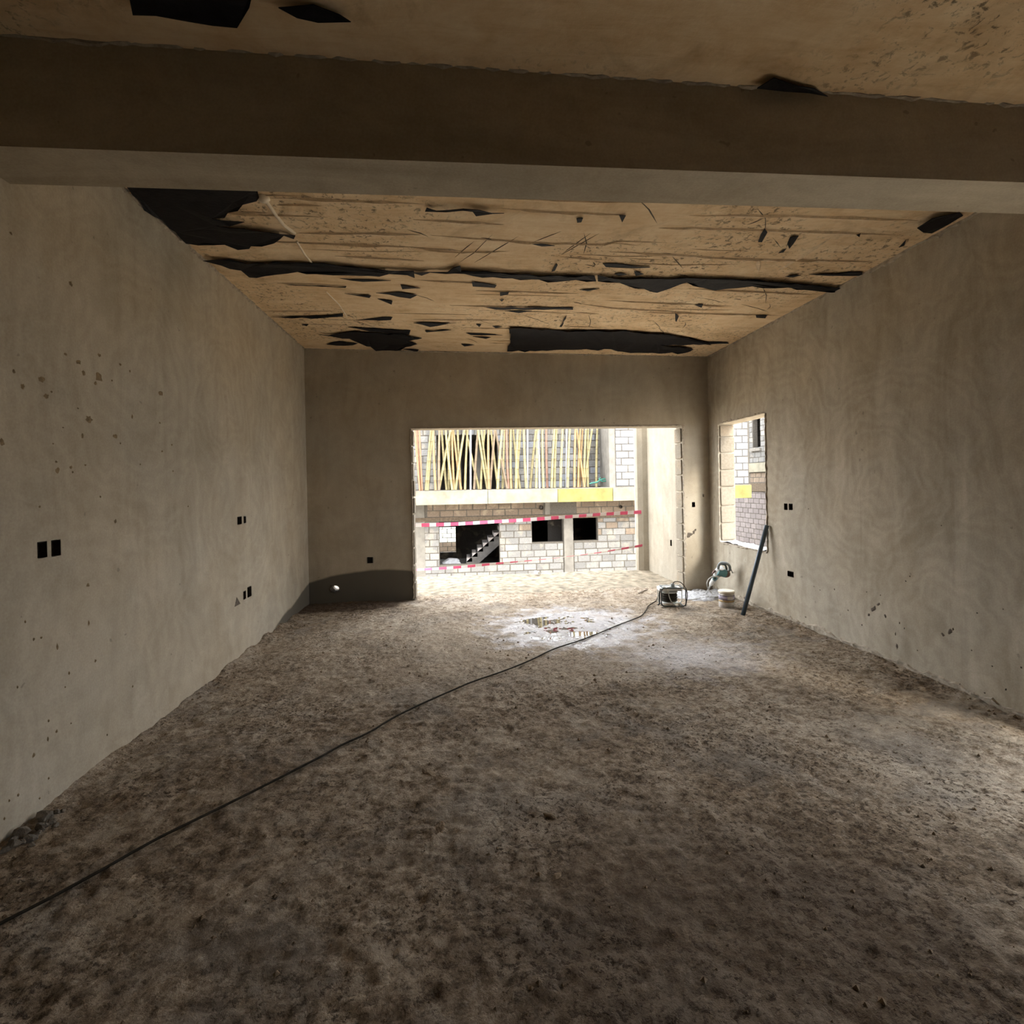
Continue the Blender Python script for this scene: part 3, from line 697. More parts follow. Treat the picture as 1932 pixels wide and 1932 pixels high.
# ------------------------------------------------------------------ building across the site
YB, YS, ZS = 16.4, 15.2, 1.27
B = empty('unfinished_building', (2, YB, -2.7)); tag(B, 'unfinished concrete block building across the site, poles on its upper slab', 'building')
def bpart(mb, name, mat, parent=None):
    o = mb.obj(name, mat); p = parent or B; o.parent = p
    o.matrix_parent_inverse = (Matrix.Translation(B.location) if p is B else Matrix()).inverted(); return o
LH = [(-.84, 1.035, -1.06, .283), (2.07, 3.07, -.44, .33), (3.40, 4.19, -.425, .34)]
def holed(org, ud, nd, u0, u1, v0, v1, holes, th):
    mb = MB(); ud = Vector(ud); nd = Vector(nd); org = Vector(org)
    P = lambda u, v, d=0: org+ud*u+Vector((0,0,v))+nd*d
    us = sorted({u0,u1} | {k for h in holes for k in h[:2]}); vs = sorted({v0,v1} | {k for h in holes for k in h[2:]})
    ins = lambda u, v: any(a < u < b and c < v < d for a, b, c, d in holes)
    for a, b in zip(us, us[1:]):
        for c, d in zip(vs, vs[1:]):
            if ins((a+b)/2, (c+d)/2): continue
            mb.add([P(a,c),P(b,c),P(b,d),P(a,d)], [(0,1,2,3)]); mb.add([P(a,c,th),P(b,c,th),P(b,d,th),P(a,d,th)], [(3,2,1,0)])
    for a, b, c, d in holes+[(u0,u1,v0,v1)]:
        q = [(a,c),(b,c),(b,d),(a,d)]
        for k in range(4):
            (ua, va), (ub, vb) = q[k], q[(k+1) % 4]; mb.add([P(ua,va),P(ub,vb),P(ub,vb,th),P(ua,va,th)], [(0,1,2,3)])
    return mb
def lay(parent, org, ud, nd, u0, u1, v0, v1, holes, matf, L=.41, Hh=.21, proud=.012, skip=0., base=None):
    """courses of blocks standing proud of the mortar face; cut at openings"""
    ud = Vector(ud); nd = Vector(nd); org = Vector(org); rz = math.atan2(ud.y, ud.x); n = 0
    v = v0; row = 0
    while v < v1-.03:
        ve = min(v+Hh, v1); u = u0 - (L/2 if row % 2 else 0) - RNG.uniform(0, .04)
        while u < u1:
            ue = u+L*RNG.uniform(.93, 1.05); a, b = max(u, u0), min(ue, u1)
            segs = [(a, b)]
            for h0, h1, h2, h3 in holes:
                if h2 < (v+ve)/2 < h3:
                    out = []
                    for s, e in segs:
                        if s < h0: out.append((s, min(e, h0)))
                        if e > h1: out.append((max(s, h1), e))
                    segs = [q for q in out if q[1]-q[0] > 0] if any(s < h1 and e > h0 for s, e in segs) else segs
            for s, e in segs:
                if e-s > .05:
                    c = org+ud*((s+e)/2)+Vector((0,0,(v+ve)/2+RNG.uniform(-.004,.004)))+nd*(.05-proud+RNG.uniform(-.004,.004))
                    o = put_block(parent, c, (e-s-.03, .1, ve-v-.026), matf((s+e)/2, (v+ve)/2), (0,0,rz)); n += 1
                    if base: o.matrix_parent_inverse = base
            u = ue
        v = ve; row += 1
    return n
INV = Matrix.Translation(B.location).inverted()
lw = bpart(holed((0,YB,0), (1,0,0), (0,1,0), -6, 4.6, -2.7, .87, LH, .2), 'lower_wall', M['mortar'])
def ml(u, v):
    if v > .45: return 'block_tan'
    if v > -.35 and (u > 4.2 or 1.0 < u < 2.1 or u < -.9): return RNG.choice(['block_tan', 'block_grey', 'block_pale', 'block_pale'])
    return RNG.choice(['block_pale', 'block_pale', 'block_grey'])
cols_h = [(3.07, 3.40, -3, .9)]
nl = lay(lw, (0,YB,0), (1,0,0), (0,1,0), -2.9, 5.5, -1.53, .28, LH+cols_h, ml)
nl += lay(lw, (0,YB,0), (1,0,0), (0,1,0), -1.2, 2.45, .43, .85, [], ml)
nl += lay(lw, (0,YB,0), (1,0,0), (0,1,0), 3.5, 5.5, .43, .85, [], ml)
for (a, b, z0, z1, d, nm, mt) in ((-6, 6, .30, .425, .03, 'ring_beam', 'mortar_tan'), (3.09, 3.38, -2.7, .30, .05, 'column', 'concrete'), (2.5, 2.66, .43, .87, .02, 'column_stub', 'concrete'), (-1.72, -1.28, -2.7, .87, .02, 'column', 'concrete')):
    q = MB(); q.box((a, YB-d, z0), (b, YB+.1, z1)); bpart(q, nm, M[mt])
for (x, z, r) in ((2.38, .66, .07), (4.95, .62, .05)):
    q = MB(); q.lathe([(.001,0),(r*.9,0),(r,-.02),(r,.05)], 12); o = bpart(q, 'pipe_hole', M['box']); o.rotation_euler = (radians(90),0,0); o.location = (x, YB-.02, z)
# extend lower wall to the right under the slab as solid end
q = MB(); q.box((4.6, YB, -2.7), (5.7, YB+.2, .87)); bpart(q, 'wall_return', M['mortar'])
# upper slab with formwork boards on its edge
q = MB(); q.box((-6, YS+.04, .89), (8.68, 20.2, ZS)); bpart(q, 'upper_slab', M['concrete'])
for (a, b, mt, z1) in ((-6, -1.5, 'form_pale', 1.25), (-1.48, .64, 'form_pale', 1.255), (.655, 2.70, 'form_pale', 1.25), (2.715, 4.36, 'form_yellow', 1.245), (4.375, 5.2, 'form_pale', 1.25), (5.21, 7.9, 'form_pale', 1.25), (7.91, 8.68, 'form_yellow', 1.25)):
    q = MB(); q.box((a, YS, .86), (b, YS+.04, z1)); bpart(q, 'formwork_board', M[mt])
# upper storey
UH = [(-.86, 1.03, 1.27, 3.02)]
uw = bpart(holed((0,YB,0), (1,0,0), (0,1,0), -6, 4.5, 1.27, 3.3, UH, .2), 'upper_wall', M['mortar'])
nu = lay(uw, (0,YB,0), (1,0,0), (0,1,0), -2.9, 4.45, 1.29, 3.18, UH, lambda u, v: RNG.choice(['block_grey','block_grey','block_blue','block_pale']))
q = MB(); q.box((4.30, YS+.1, 1.27), (4.48, YB+.1, 3.3)); bpart(q, 'corner_column', M['concrete'])
q = MB(); q.box((4.48, YS+.12, 1.27), (8.68, YS+.3, 3.3)); fw_ = bpart(q, 'front_wall', M['mortar'])
nu += lay(fw_, (0,YS+.12,0), (1,0,0), (0,1,0), 4.50, 5.35, 1.29, 3.18, [], lambda u, v: 'block_blue')
nu += lay(fw_, (0,YS+.12,0), (1,0,0), (0,1,0), 7.7, 8.66, 1.29, 3.28, [], lambda u, v: 'block_blue')
q = MB(); q.box((8.5, YS+.3, 1.27), (8.68, 20.2, 3.3)); bpart(q, 'side_wall', M['mortar'])
q = MB(); q.box((-6, YB+.2, 3.15), (8.5, 20.2, 3.3)); bpart(q, 'roof_slab', M['concrete'])
# rooms behind the openings
rb = holed((0,20,0), (1,0,0), (0,1,0), -6, 5.7, -2.7, .89, [(-1.02, -.40, -1.12, -.16)], .2)
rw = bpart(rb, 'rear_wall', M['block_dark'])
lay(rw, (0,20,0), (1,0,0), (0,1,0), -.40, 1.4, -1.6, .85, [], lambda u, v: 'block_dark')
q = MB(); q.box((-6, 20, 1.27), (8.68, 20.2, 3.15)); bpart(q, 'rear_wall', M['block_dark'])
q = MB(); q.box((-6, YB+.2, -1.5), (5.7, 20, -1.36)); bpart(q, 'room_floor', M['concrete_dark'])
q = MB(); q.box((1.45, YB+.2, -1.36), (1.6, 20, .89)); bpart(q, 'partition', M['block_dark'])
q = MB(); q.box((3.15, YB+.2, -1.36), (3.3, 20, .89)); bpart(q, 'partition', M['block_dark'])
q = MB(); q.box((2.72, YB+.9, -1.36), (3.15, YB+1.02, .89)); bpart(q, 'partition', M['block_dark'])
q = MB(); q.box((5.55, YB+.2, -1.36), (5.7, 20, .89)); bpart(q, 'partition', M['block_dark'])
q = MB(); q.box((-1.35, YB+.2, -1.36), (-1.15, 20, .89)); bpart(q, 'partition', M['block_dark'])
# pieces standing in the dark upper room
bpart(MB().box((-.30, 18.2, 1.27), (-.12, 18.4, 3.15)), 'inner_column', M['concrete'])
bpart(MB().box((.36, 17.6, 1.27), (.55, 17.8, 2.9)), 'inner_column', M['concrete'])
# wall behind the rear window, lit from the sky
o = MB().box((-4, 25, -2.7), (3, 25.2, 1.2)).obj('garden_wall', M['mortar']); tag(o, 'pale block wall seen through the stair room window', 'wall')
for r_ in range(11):
    for c_ in range(5): put_block(o, (-1.95+.42*c_+(.2 if r_ % 2 else 0), 25.03, -2.0+.21*r_), (.39,.1,.19), 'block_white' if r_ > 3 else 'block_tan')
# stair
st = empty('concrete_stair', (0, 18.0, -1.36)); tag(st, 'raw concrete stair rising to the right inside the dark opening', 'stair')
for k in range(9):
    x = -.02+.185*k; z0 = -1.36+.02; zt = -1.02+.165*k
    q = MB(); q.box((x+.02, -.5, zt-.13-(-1.36)-0), (x+.20, .5, zt-(-1.36))); o = q.obj('step', M['step'], st)
q = MB(); q.prism([(-.02,-.5,.02),(.25,-.5,.02),(1.66,-.5,1.24),(1.66,-.5,1.62),(-.02,-.5,.22)], (0,1.0,0)); me = q.mesh('stair_slab', M['concrete_dark']); fixn(me); link('stair_slab', me, st)
# white sacks on the sill side of the stair room
def lump(name, c, r, seed, mat, parent=None, sub=3, amp=.35, flat=1.):
    rr = random.Random(seed); b = bmesh.new(); bmesh.ops.create_icosphere(b, subdivisions=sub, radius=1)
    ph = [rr.uniform(0, 6.28) for _ in range(9)]
    for v in b.verts:
        d = v.co.normalized()
        n_ = sin(d.x*2.7+ph[0])*sin(d.y*3.1+ph[1])+.6*sin(d.z*5.3+ph[2])*sin(d.x*4.7+ph[3])+.4*sin(d.y*8.+ph[4])*sin(d.z*7.+ph[5])+.25*sin(d.x*13+ph[6])*sin(d.y*12+ph[7])
        k = 1+amp*.5*n_; v.co = Vector((d.x*r[0]*k, d.y*r[1]*k, max(d.z*r[2]*k, -r[2]*flat)))
    me = bpy.data.meshes.new(name); b.to_mesh(me); b.free(); me.materials.append(M[mat])
    o = link(name, me, parent); o.location = c; return o
o = lump('plastic_sack', (-.52, 17.2, -1.17), (.34,.3,.19), 5, 'sack'); tag(o, 'crumpled white sack at the foot of the stair across the site', 'sack')
# side building seen through the window
SB = empty('neighbouring_building', (11.6, 20, -2.7)); tag(SB, 'pinkish block side building seen through the window hole', 'building')
def spart(mb, name, mat): 
    o = mb.obj(name, mat); o.parent = SB; o.matrix_parent_inverse = Matrix.Translation(SB.location).inverted(); return o
SH = [(19.60, 20.14, 2.66, 3.95)]
sw_ = spart(holed((11.6,0,0), (0,1,0), (1,0,0), 13, 30, -2.7, 4.6, SH, .2), 'wall', M['mortar'])
lay(sw_, (11.6,0,0), (0,1,0), (1,0,0), 18.6, 22.6, -2.0, .93, [], lambda u, v: 'block_pink', .4, .205)
lay(sw_, (11.6,0,0), (0,1,0), (1,0,0), 18.6, 20.4, 1.3, 1.7, [], lambda u, v: 'block_tan', .4, .2)
lay(sw_, (11.6,0,0), (0,1,0), (1,0,0), 18.6, 20.4, 2.1, 4.5, SH, lambda u, v: 'block_grey', .4, .205)
q = MB(); q.box((11.5, 13, 1.72), (11.7, 30, 2.08)); spart(q, 'slab_edge', M['form_pale'])
q = MB(); q.box((11.56, 13, .95), (11.7, 30, 1.28)); spart(q, 'ring_beam', M['mortar_tan'])
q = MB(); q.box((11.5, 19.5, 2.56), (11.75, 20.25, 2.66)); spart(q, 'sill', M['concrete'])
q = MB(); q.box((13.4, 13, -2.7), (13.6, 30, 4.6)); iw = spart(q, 'inner_wall', M['mortar'])
lay(iw, (13.4,0,0), (0,1,0), (1,0,0), 20.6, 23.5, 2.2, 4.4, [], lambda u, v: 'block_grey', .4, .205)
q = MB(); q.box((11.6, 13, 4.4), (13.6, 30, 4.6)); spart(q, 'roof_slab', M['concrete'])

# ------------------------------------------------------------------ poles leaning on the upper slab
def bamboo_mesh(kind):
    mb = MB(); Ln = 2.55; R = .040 if kind == 'bamboo' else .028
    if kind == 'bamboo':
        pts = []; rs = []; z = 0; k = 0
        while z < Ln:
            sp = .30
            pts += [(0,0,z),(0,0,z+.015),(0,0,min(Ln, z+sp-.012))]; tp = 1-.28*z/Ln
            rs += [R*1.14*tp, R*tp, R*tp*.985]; z += sp
        pts.append((0,0,Ln)); rs.append(R*.74)
        P = [(p[0]+.012*sin(p[2]*1.7), p[1], p[2]) for p in pts]
        mb.tube(P, rs, 8)
        for k in range(1, 9): 
            z = .30*k; mb.tube([(.012*sin(z*1.7),0,z-.007),(.012*sin(z*1.7),0,z+.007)], R*1.19*(1-.28*z/Ln), 8, 1)
    else: mb.tube([(0,0,0),(0,0,Ln*.5),(0,0,Ln)], R, 8)
    return mb
BM = {k: bamboo_mesh('bamboo').mesh('bamboo_pole', [M['bam_'+k], M['bam_node']]) for k in 'yobr'}
PM = {'w': bamboo_mesh('pipe').mesh('pipe', M['bam_w']), 's': bamboo_mesh('pipe').mesh('prop', M['steel_o'])}
poles = [(215,310,'s'),(258,318,'s'),(300,350,'s'),(515,420,'y'),(550,455,'y'),(555,600,'o'),(668,660,'b'),(712,800,'y'),(870,655,'y'),(780,900,'y'),(860,835,'y'),(893,935,'o'),(1000,1055,'y'),(1120,960,'y'),(1180,1135,'y'),(1235,1235,'w'),(920,1060,'o'),(1150,1390,'y'),(1370,1545,'y'),(1490,1420,'y'),(1430,1570,'y'),(1560,1570,'o'),(1610,1740,'y'),(1370,1300,'b'),(1680,1590,'b'),(1810,1725,'y'),(1860,1820,'y'),(1690,1900,'b'),(1890,1925,'r')]
poles = [(760+a*.1035, 760+b*.1035, k) for a, b, k in poles]
poles += [(960+a*.1346, 960+b*.1346, k) for a, b, k in [(15,40,'o'),(28,30,'y'),(60,155,'y'),(125,100,'y'),(165,110,'y'),(210,245,'y'),(262,262,'w'),(380,300,'y'),(410,385,'y'),(415,430,'w'),(470,485,'y'),(525,540,'r'),(640,600,'y'),(668,640,'y'),(755,725,'y'),(810,805,'w'),(855,825,'y'),(935,920,'o'),(955,1060,'o'),(1000,970,'o'),(1035,1000,'o'),(1080,1050,'y'),(1110,1108,'y'),(1165,1055,'y'),(1240,1228,'y')]]
cname = {'y': 'yellow bamboo pole', 'o': 'orange-brown bamboo pole', 'b': 'thin brown bamboo pole', 'r': 'reddish bamboo pole', 'w': 'white pipe', 's': 'orange steel prop'}
def zone(x):
    return ("at the slab's left end" if x < 825 else 'before the dark upper doorway' if x < 938 else 'just right of the upper doorway' if x < 1000
            else 'before the mid upper wall' if x < 1085 else "at the slab's right end")
ORD = 'first second third fourth fifth sixth seventh eighth ninth'.split()
NUM = 'one two three four five six seven eight nine'.split()
def pole_class(xt, xb, k):
    ln = 'leaning left' if xt-xb < -4 else 'leaning right' if xt-xb > 4 else 'nearly upright'
    return (k, ln, zone((xt+xb)/2))
classes = {}
for q in poles: classes.setdefault(pole_class(*q), []).append(q)
def pole_label(q):
    k, ln, zn = c = pole_class(*q); L = sorted(classes[c], key=lambda p: p[0]+p[1])
    if len(L) == 1: return f'{cname[k]} {ln} {zn}'
    return f'{ORD[L.index(q)]} from left of {NUM[len(L)-1]} {cname[k]}s {ln} {zn}'
rb_ = random.Random(3)
for xt, xb, k in poles:
    yb_ = 15.42+.45*rb_.random(); p0 = atY(xb, 922, yb_); p0.z = ZS+.006
    top = atY(xt, 812, yb_+.3); d = (top-p0).normalized()
    t_end = (16.33-p0.y)/d.y if d.y > 0 else 9
    sc = min(1., t_end/2.62); sc = max(.8, sc)
    nm = {'w': 'white_pipe', 's': 'steel_prop'}.get(k, 'bamboo_pole')
    o = link(nm, (PM.get(k) or BM[k])); o.location = p0
    o.rotation_euler = d.to_track_quat('Z', 'Y').to_euler(); o.scale = (1, 1, sc)
    tag(o, pole_label((xt, xb, k)), 'pole' if k != 'w' else 'pipe', {'w': 'white pipes among the bamboo', 's': 'orange steel props'}.get(k, 'bamboo poles stored on the upper slab'))
# green hose
hp = [atY(*q, 15.7) for q in ((1112,913),(1118,911),(1126,910),(1133,905),(1141,903),(1143,908),(1136,908),(1130,904),(1133,901))]
o = MB().tube(hp, .022, 8).obj('garden_hose', M['green']); tag(o, 'loop of green hose at the right end of the upper slab', 'hose')

# ------------------------------------------------------------------ barrier tape
def tape(name, pts, wd, label, seed, tw):
    r = random.Random(seed); P = [Vector(p) for p in pts]; L = []
    for a, b in zip(P, P[1:]):
        n = max(2, int((b-a).length/.02)); L += [a.lerp(b, k/n) for k in range(n)]
    L.append(P[-1]); n = len(L); vs = []; fs = []; mi = []; acc = 0
    for i, p in enumerate(L):
        s = i/n; p = p-Vector((0,0,.05*sin(pi*s))); a = tw(s); o = Vector((0, cos(a), sin(a)))*wd/2
        nn = Vector((0,-sin(a),cos(a)))*.0006
        vs += [p-o-nn, p+o-nn, p+o+nn, p-o+nn]
    mb = MB()
    for i in range(n-1):
        acc = i*.02; m_ = int(acc/.11) % 2
        mb.mi += [m_]*4; mb.sm += [False]*4
        for k in range(4): mb.f.append((i*4+k, i*4+(k+1) % 4, i*4+4+(k+1) % 4, i*4+4+k))
    mb.v = vs; me = mb.mesh(name, [M['red'], M['white']]); fixn(me)
    o = link(name, me); tag(o, label, 'barrier tape', 'red and white tapes along the terrace edge'); return o
TY = 8.12
tu = [atY(x, y, TY) for x, y in ((1210,966),(1130,968),(1030,973),(920,979),(860,983),(760,988),(640,992))]
tl = [atY(x, y, TY) for x, y in ((1212,1029),(1130,1040),(1040,1049),(950,1056),(870,1064),(760,1073),(640,1080))]
tape('barrier_tape', tu, .055, 'upper red and white barrier tape across the opening', 1, lambda s: pi/2+.5*sin(s*9)+(.9 if s > .72 else 0)*(s-.72)*4)
tape('barrier_tape', tl, .04, 'lower slack red and white barrier tape across the opening', 2, lambda s: pi/2+1.25*sin(s*5+.2))

# ------------------------------------------------------------------ small things on the terrace and floor
p = atZ(1021, 1084); o = MB().tube([(0,0,0),(.05,0,0),(.11,0,0)], .028, 12).obj('pipe_offcut', M['white_metal']); o.location = (p.x-.03, p.y, fz(p.x,p.y)*.8+.03); o.rotation_euler = (0,0,radians(115)); tag(o, 'short white pipe offcut lying on the terrace edge', 'pipe')
a, b = atZ(1205,1119), atZ(1222,1113); a.z = fz(a.x,a.y)+.012; b.z = fz(b.x,b.y)+.014
o = MB().tube([a, a.lerp(b,.5)+Vector((0,0,.003)), b], [.008,.010,.007], 6).obj('wooden_stick', M['wood']); tag(o, 'small wooden stick on the floor in the opening', 'stick')

# water standing in the hollows
wx = np.linspace(.35, 1.5, 60); wy = np.linspace(4.6, 5.6, 60)
pm = MB(); n = 40; PWZ = -.0238
pm.add([(.92+.55*cos(2*pi*k/n), 5.06+.44*sin(2*pi*k/n), PWZ) for k in range(n)], [tuple(range(n))])
pm.add([(.92+.55*cos(2*pi*k/n), 5.06+.44*sin(2*pi*k/n), -.03) for k in range(n)], [tuple(range(n-1,-1,-1))])
o = pm.obj('puddle', M['water']); tag(o, 'shallow puddle mirroring the poles outside', 'puddle', kind='stuff')

# long cable from the reel across the floor
cp = [(-60,1779),(0,1745),(100,1693),(200,1638),(300,1582),(400,1532),(500,1481),(600,1430),(640,1407),(700,1380),(740,1357),(800,1330),(860,1302),(900,1285),(950,1267),(1000,1247),(1050,1222),(1100,1204),(1150,1184),(1190,1168),(1210,1160),(1219,1150),(1224,1141),(1238,1132),(1243,1129)]
P = []
for x, y in cp:
    q = atZ(x, y); q.z = 0; P.append(q)
def smooth_path(P, step=.03):
    out = []
    for i in range(len(P)-1):
        p0, p1, p2, p3 = P[max(i-1,0)], P[i], P[i+1], P[min(i+2,len(P)-1)]
        n = max(2, int((p2-p1).length/step))
        for k in range(n):
            t = k/n; out.append(.5*((2*p1)+(p2-p0)*t+(2*p0-5*p1+4*p2-p3)*t*t+(3*p1-p0-3*p2+p3)*t*t*t))
    out.append(P[-1]); return out
P = smooth_path(P)
hz = floor_h(np.array([q.x for q in P]), np.array([q.y for q in P]))
hz = np.array([max(hz[max(0,i-3):i+4]) for i in range(len(hz))]); hz = np.convolve(np.pad(hz, 4, 'edge'), np.ones(9)/9, 'valid')
for q, h_ in zip(P, hz): q.z = h_+.006
RX, RY = 2.29, 5.72; RZ = fz(RX, RY)
P[-1].z = RZ+.05; P[-2].z = RZ+.045; P[-3].z = max(P[-3].z, RZ+.03)
o = MB().tube(P, .0056, 7).obj('power_cable', M['cable']); tag(o, 'long black cable running diagonally over the floor to the reel', 'cable')

# cable reel
RE = empty('cable_reel', (RX, RY, RZ)); tag(RE, 'cable reel with black cable wound on its drum and white frame', 'cable reel')
RE.rotation_euler = (0, 0, radians(-8))
def rrect(w_, h_, r_, y, n=5):
    pts = []
    for cx, cz, a0 in ((w_/2-r_, h_-r_, 0), (-w_/2+r_, h_-r_, 90), (-w_/2+r_, r_, 180), (w_/2-r_, r_, 270)):
        for k in range(n+1): a = radians(a0+90*k/n); pts.append(Vector((cx+r_*cos(a), y, cz+r_*sin(a))))
    return pts+[pts[0]]
for y in (-.085, .085):
    f_ = [p+Vector((.01,0,.012)) for p in rrect(.27, .20, .035, y)]
    MB().tube(f_, .0062, 8).obj('frame_loop', M['white_metal'] if y > 0 else M['dark_metal'], RE)
for x, z in ((-.10,.012),(.12,.012),(-.10,.212),(.12,.212)):
    MB().tube([(x,-.085,z),(x,.085,z)], .007, 8).obj('cross_bar', M['dark_metal'], RE)
MB().box((-.14,-.075,.178), (.10,.075,.208)).obj('socket_plate', M['white_metal'], RE)
for x in (-.075, -.01, .05):
    q = MB(); q.lathe([(.001,.012),(.020,.012),(.022,0),(.022,-.004)], 12, (x,-.01,.208)); q.obj('socket_outlet', M['white_metal'], RE)
q = MB(); q.lathe([(.001,.034),(.095,.034),(.10,.040),(.095,.048),(.05,.050),(.05,.150),(.09,.152),(.095,.158),(.09,.165),(.001,.165)], 24, (-.02,0,0)); q.obj('drum', M['white_metal'], RE)
coil = []; nturn = 9
for k in range(nturn*20+1):
    t = k/20; a = 2*pi*t; rr = .078+.006*sin(t*2.1); coil.append((-.02+rr*cos(a), rr*sin(a), .060+.082*(t/nturn)))
MB().tube(coil, .0085, 6).obj('wound_cable', M['cable'], RE)
MB().tube([(-.135,-.06,.185),(-.14,-.06,.12),(-.14,-.065,.06),(-.145,-.07,.035),(-.165,-.075,.025)], .009, 8).obj('side_post', M['dark_metal'], RE)
q = MB(); q.box((.0,-.03,.21),(.035,.0,.25)); q.obj('plug', M['grey_plastic'], RE)
MB().tube(smooth_path([Vector(v) for v in ((.02,-.015,.245),(.04,-.03,.275),(.10,-.05,.27),(.155,-.06,.20),(.165,-.07,.12),(.15,-.08,.05),(.14,-.09,.012))]), .005, 6).obj('plug_lead', M['cable'], RE)
q = MB(); q.box((-.06,-.085,.17),(-.035,-.06,.225)); q.obj('plug', M['white_metal'], RE)
MB().tube(smooth_path([Vector(v) for v in ((-.048,-.085,.18),(-.05,-.11,.14),(-.03,-.12,.08),(.01,-.125,.035),(.06,-.135,.008))]), .005, 6).obj('plug_lead', M['cable_grey'], RE)

# paint can
c = atZ(1376, 1144); BX, BYc = c.x, c.y+.06; bz = fz(BX, BYc)
PC = empty('paint_can', (BX, BYc, bz)); tag(PC, 'small lidded white paint can beside the leaning pipe', 'paint can')
q = MB(); q.lathe([(.001,0),(.078,0),(.081,.006),(.081,.150),(.077,.158),(.001,.158)], 28); q.obj('body', M['can'], PC)
q = MB(); q.lathe([(.001,.182),(.070,.184),(.083,.186),(.087,.180),(.087,.164),(.082,.158),(.001,.158)], 28); q.obj('lid', M['lid'], PC)
for z0, z1, mt, dr in ((.132,.139,'lab_dark',.0015),(.098,.132,'lab_violet',.0012),(.090,.098,'lab_dark',.0015),(.066,.086,'lab_gold',.0012)):
    q = MB(); q.lathe([(.081,z0),(.081+dr,z0),(.081+dr,z1),(.081,z1)], 28); q.obj('label_band', M[mt], PC)
a0 = radians(250); vs = [(cos(a0+t*.16)*.0835, sin(a0+t*.16)*.0835, z) for z in (.096,.134) for t in range(6)]
MB().add(vs, [(t, t+1, t+7, t+6) for t in range(5)]).obj('label_panel', M['can'], PC)
hd = [(cos(t)*.086, -abs(sin(t))*.02+0, .150-.115*sin(t)) for t in np.linspace(0, pi, 17)]
hd = [(x, -math.sqrt(max(0, .086**2-x*x))-.004, z) for x, y, z in hd]
MB().tube(hd, .0022, 6).obj('wire_handle', M['steel'], PC)

# slate-blue pipe leaning on the right wall
p0 = Vector((2.855, 5.205, 0)); p0.z = fz(2.855, 5.205)-.002; p1 = Vector((XR-.026, 5.195, .91)); d = (p1-p0).normalized()
pp = MB(); n = 16; u = d.cross(Vector((0,1,0))).normalized(); v = d.cross(u); vs = []
for rr, base in ((.0225, p0), (.0225, p1), (.0185, p1), (.0185, p0)):
    vs += [base+(u*cos(2*pi*k/n)+v*sin(2*pi*k/n))*rr for k in range(n)]
fs = []
for s in range(4):
    for k in range(n): fs.append((s*n+k, s*n+(k+1) % n, ((s+1) % 4)*n+(k+1) % n, ((s+1) % 4)*n+k))
pp.add(vs, fs, 0, True); me = pp.mesh('plastic_pipe', M['pvc']); fixn(me); o = link('plastic_pipe', me); tag(o, 'slate-blue plastic pipe leaning against the right wall below the window', 'pipe')

# demolition hammer standing on its chisel in the corner
HM = empty('demolition_hammer', (2.95, 6.1, fz(2.95,6.1))); tag(HM, 'teal demolition hammer standing on its chisel in the right corner', 'power tool')
HI = Matrix.Translation(HM.location).inverted()
def hy(y): return 6.12-.30*(1120-y)/60
def hp_(x, y, dy=0): return atY(x, y, hy(y)+dy)
def hpart(mb, name, mat, par=None): 
    o = mb.obj(name, M[mat]); o.parent = par or HM
    if not par: o.matrix_parent_inverse = HI
    return o
tip = hp_(1332,1121); tip.z = max(tip.z, fz(tip.x, tip.y)+.003)
hpart(MB().tube([tip, hp_(1338,1109), hp_(1342,1101)], [.006,.009,.009], 8), 'chisel', 'steel')
hpart(MB().tube([hp_(1340.5,1104), hp_(1342,1101), hp_(1346,1095), hp_(1348,1092)], [.016,.026,.028,.024], 12), 'chuck', 'white_metal')
hpart(MB().tube([hp_(1347,1094), hp_(1350,1089), hp_(1353,1083)], [.026,.034,.034], 12), 'gear_collar', 'grey_plastic')
cl = hpart(MB().tube([hp_(1349,1091,-.03), hp_(1349,1091,-.06)], [.026,.024], 12), 'side_boss', 'teal')
hpart(MB().tube([hp_(1349,1091,-.0605), hp_(1349,1091,-.063)], [.011,.011], 10), 'boss_hole', 'box')
hpart(MB().tube([hp_(1352,1086), hp_(1356,1079), hp_(1360,1071)], [.040,.048,.040], 14), 'gear_housing', 'white_metal')
hpart(MB().tube([hp_(1354,1078,-.02), hp_(1361,1080,-.035), hp_(1368,1082,-.04)], [.046,.048,.047], 16), 'motor_housing', 'teal')
hpart(MB().tube([hp_(1368,1082,-.04), hp_(1371,1083,-.042), hp_(1374,1084,-.043)], [.048,.045,.034], 16), 'motor_cap', 'brown_cap')
hpart(MB().tube(smooth_path([hp_(1357,1076,-.01), hp_(1355,1070,-.01), hp_(1359,1063,-.01), hp_(1367,1062,-.01), hp_(1375,1066,-.005), hp_(1377,1074,-.01), hp_(1372,1080,-.02)], .01), .016, 8), 'loop_handle', 'grey_plastic')
hpart(MB().tube(smooth_path([hp_(1361,1064,-.03), hp_(1368,1066,-.03), hp_(1371,1074,-.03)], .01), .012, 8), 'trigger_grip', 'dark_metal')
hpart(MB().tube([hp_(1375,1066), hp_(1379,1074), hp_(1383,1083,.06)], [.004,.006,.004], 6), 'strap', 'dark_metal')
hpart(MB().tube([hp_(1344,1082), hp_(1347,1079), hp_(1349,1076)], [.010,.012,.010], 8), 'side_knob', 'brown_cap')
gl = smooth_path([hp_(1373,1083,-.06), hp_(1366,1086,-.08), hp_(1355,1088,-.09), hp_(1345,1088,-.08), hp_(1337,1093,-.06), hp_(1334,1102,-.05), hp_(1336,1110,-.04), hp_(1340,1116,-.03), hp_(1343,1119,-.05)], .015)
for q in gl: q.z = max(q.z, fz(q.x, q.y)+.008)
hpart(MB().tube(gl, .0065, 7), 'power_lead', 'cable_grey')
